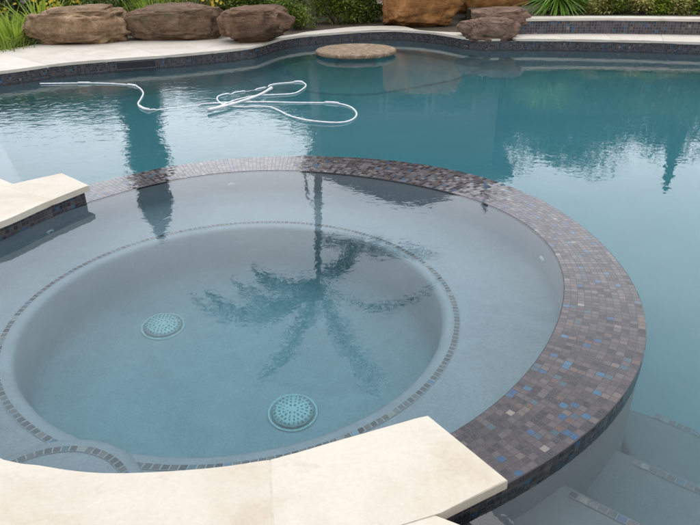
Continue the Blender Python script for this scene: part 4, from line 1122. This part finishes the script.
for xw in (wl_ + 1.0, (wl_ + wr_) / 2, wr_ - 1.0):
    vs, fs = box_data(hp_(xw, -dep + .45, 1.55), axis, bk, up, .50, .04, .65); fw = pydata('window', vs, fs, M['fascia'], house, False)
    vs, fs = box_data(hp_(xw, -dep + .44, 1.55), axis, bk, up, .43, .04, .58); pydata('pane', vs, fs, M['glass'], fw, False)
pp = refl(484, 213, Dh - .6); pq = refl(484, 186, Dh - .6)
tube('vent_pipe', [Vector((pp.x, pp.y, pq.z - .6)), Vector((pp.x, pp.y, pp.z))], .07, M['metal'], rf, 10)

# ------------------------------------------------------------------ camera, sky, sun
cam = bpy.data.objects.new('camera', bpy.data.cameras.new('camera')); C.objects.link(cam)
cam.data.sensor_width = 36; cam.data.lens = 36 * F / 700; cam.data.clip_end = 500; cam.data.clip_start = .05
c, s = math.cos(RO), math.sin(RO)
X = Vector((1, 0, 0)); U = Vector((0, math.sin(TH), math.cos(TH))); FW_ = Vector((0, math.cos(TH), -math.sin(TH)))
rt = X * c + U * s; upv = X * (-s) + U * c
m = Matrix((rt, upv, -FW_)).transposed().to_4x4(); m.translation = Vector((0, 0, ZC))
cam.matrix_world = m; sc.camera = cam

w = bpy.data.worlds.new('World'); sc.world = w; w.use_nodes = True
nt = w.node_tree; nt.nodes.clear(); n = N(nt)
SE, SA = R(60), R(8)
sky = n('TexSky', sky_type='NISHITA'); sky.sun_disc = False; sky.sun_elevation = SE; sky.sun_rotation = SA
sky.air_density = 1.0; sky.dust_density = 4.0; sky.ozone_density = 1.2
tcn = n('TexCoord').outputs['Generated']
mp = n('Mapping'); mp.inputs['Scale'].default_value = (1, 1, 2.2); n.link(tcn, mp.inputs[0])
cl_ = n.noise(mp.outputs[0], 2.1, 7, .56, .5)
cf = n.ramp(cl_, [(.28, (.86,) * 3), (.5, (1,) * 3)])
cc = n.ramp(n.noise(mp.outputs[0], 3.4, 5, .55), [(.33, (11.8, 12.6, 14.0)), (.66, (14.4, 14.8, 15.6))])
colr = n.mix(cf, sky.outputs[0], cc)
# the overcast is brighter towards the veiled sun ahead
dt = n('VectorMath', operation='DOT_PRODUCT'); n.link(tcn, dt.inputs[0]); dt.inputs[1].default_value = (.05, .82, .57)
mr = n('MapRange', interpolation_type='SMOOTHSTEP'); n.link(dt.outputs['Value'], mr.inputs[0])
mr.inputs[1].default_value = -.1; mr.inputs[2].default_value = .95; mr.inputs[3].default_value = .86; mr.inputs[4].default_value = 1.42
vs_ = n('VectorMath', operation='SCALE'); n.link(colr, vs_.inputs[0]); n.link(mr.outputs[0], vs_.inputs['Scale']); colr = vs_.outputs[0]
bgd = n('Background'); bgd.inputs['Strength'].default_value = .10; n.link(colr, bgd.inputs[0])
wo = n('OutputWorld'); n.link(bgd.outputs[0], wo.inputs[0])
sl = bpy.data.lights.new('sun', 'SUN'); sl.energy = .6; sl.angle = R(28); sl.color = (1, .96, .90)
so = bpy.data.objects.new('sun', sl); C.objects.link(so)
sd = Vector((math.sin(SA) * math.cos(SE), math.cos(SA) * math.cos(SE), math.sin(SE)))
so.rotation_euler = sd.to_track_quat('Z', 'Y').to_euler(); so.location = sd * 40

sc.view_settings.view_transform = 'Standard'; sc.view_settings.look = 'None'; sc.view_settings.gamma = 1; sc.view_settings.exposure = .25
sc.view_settings.use_curve_mapping = False
sc.render.engine = 'CYCLES'
cy = sc.cycles
cy.use_denoising = True; cy.max_bounces = 12; cy.transmission_bounces = 10; cy.glossy_bounces = 5; cy.diffuse_bounces = 4; cy.transparent_max_bounces = 8; cy.volume_bounces = 2
cy.caustics_refractive = True; cy.caustics_reflective = True; cy.sample_clamp_indirect = 6
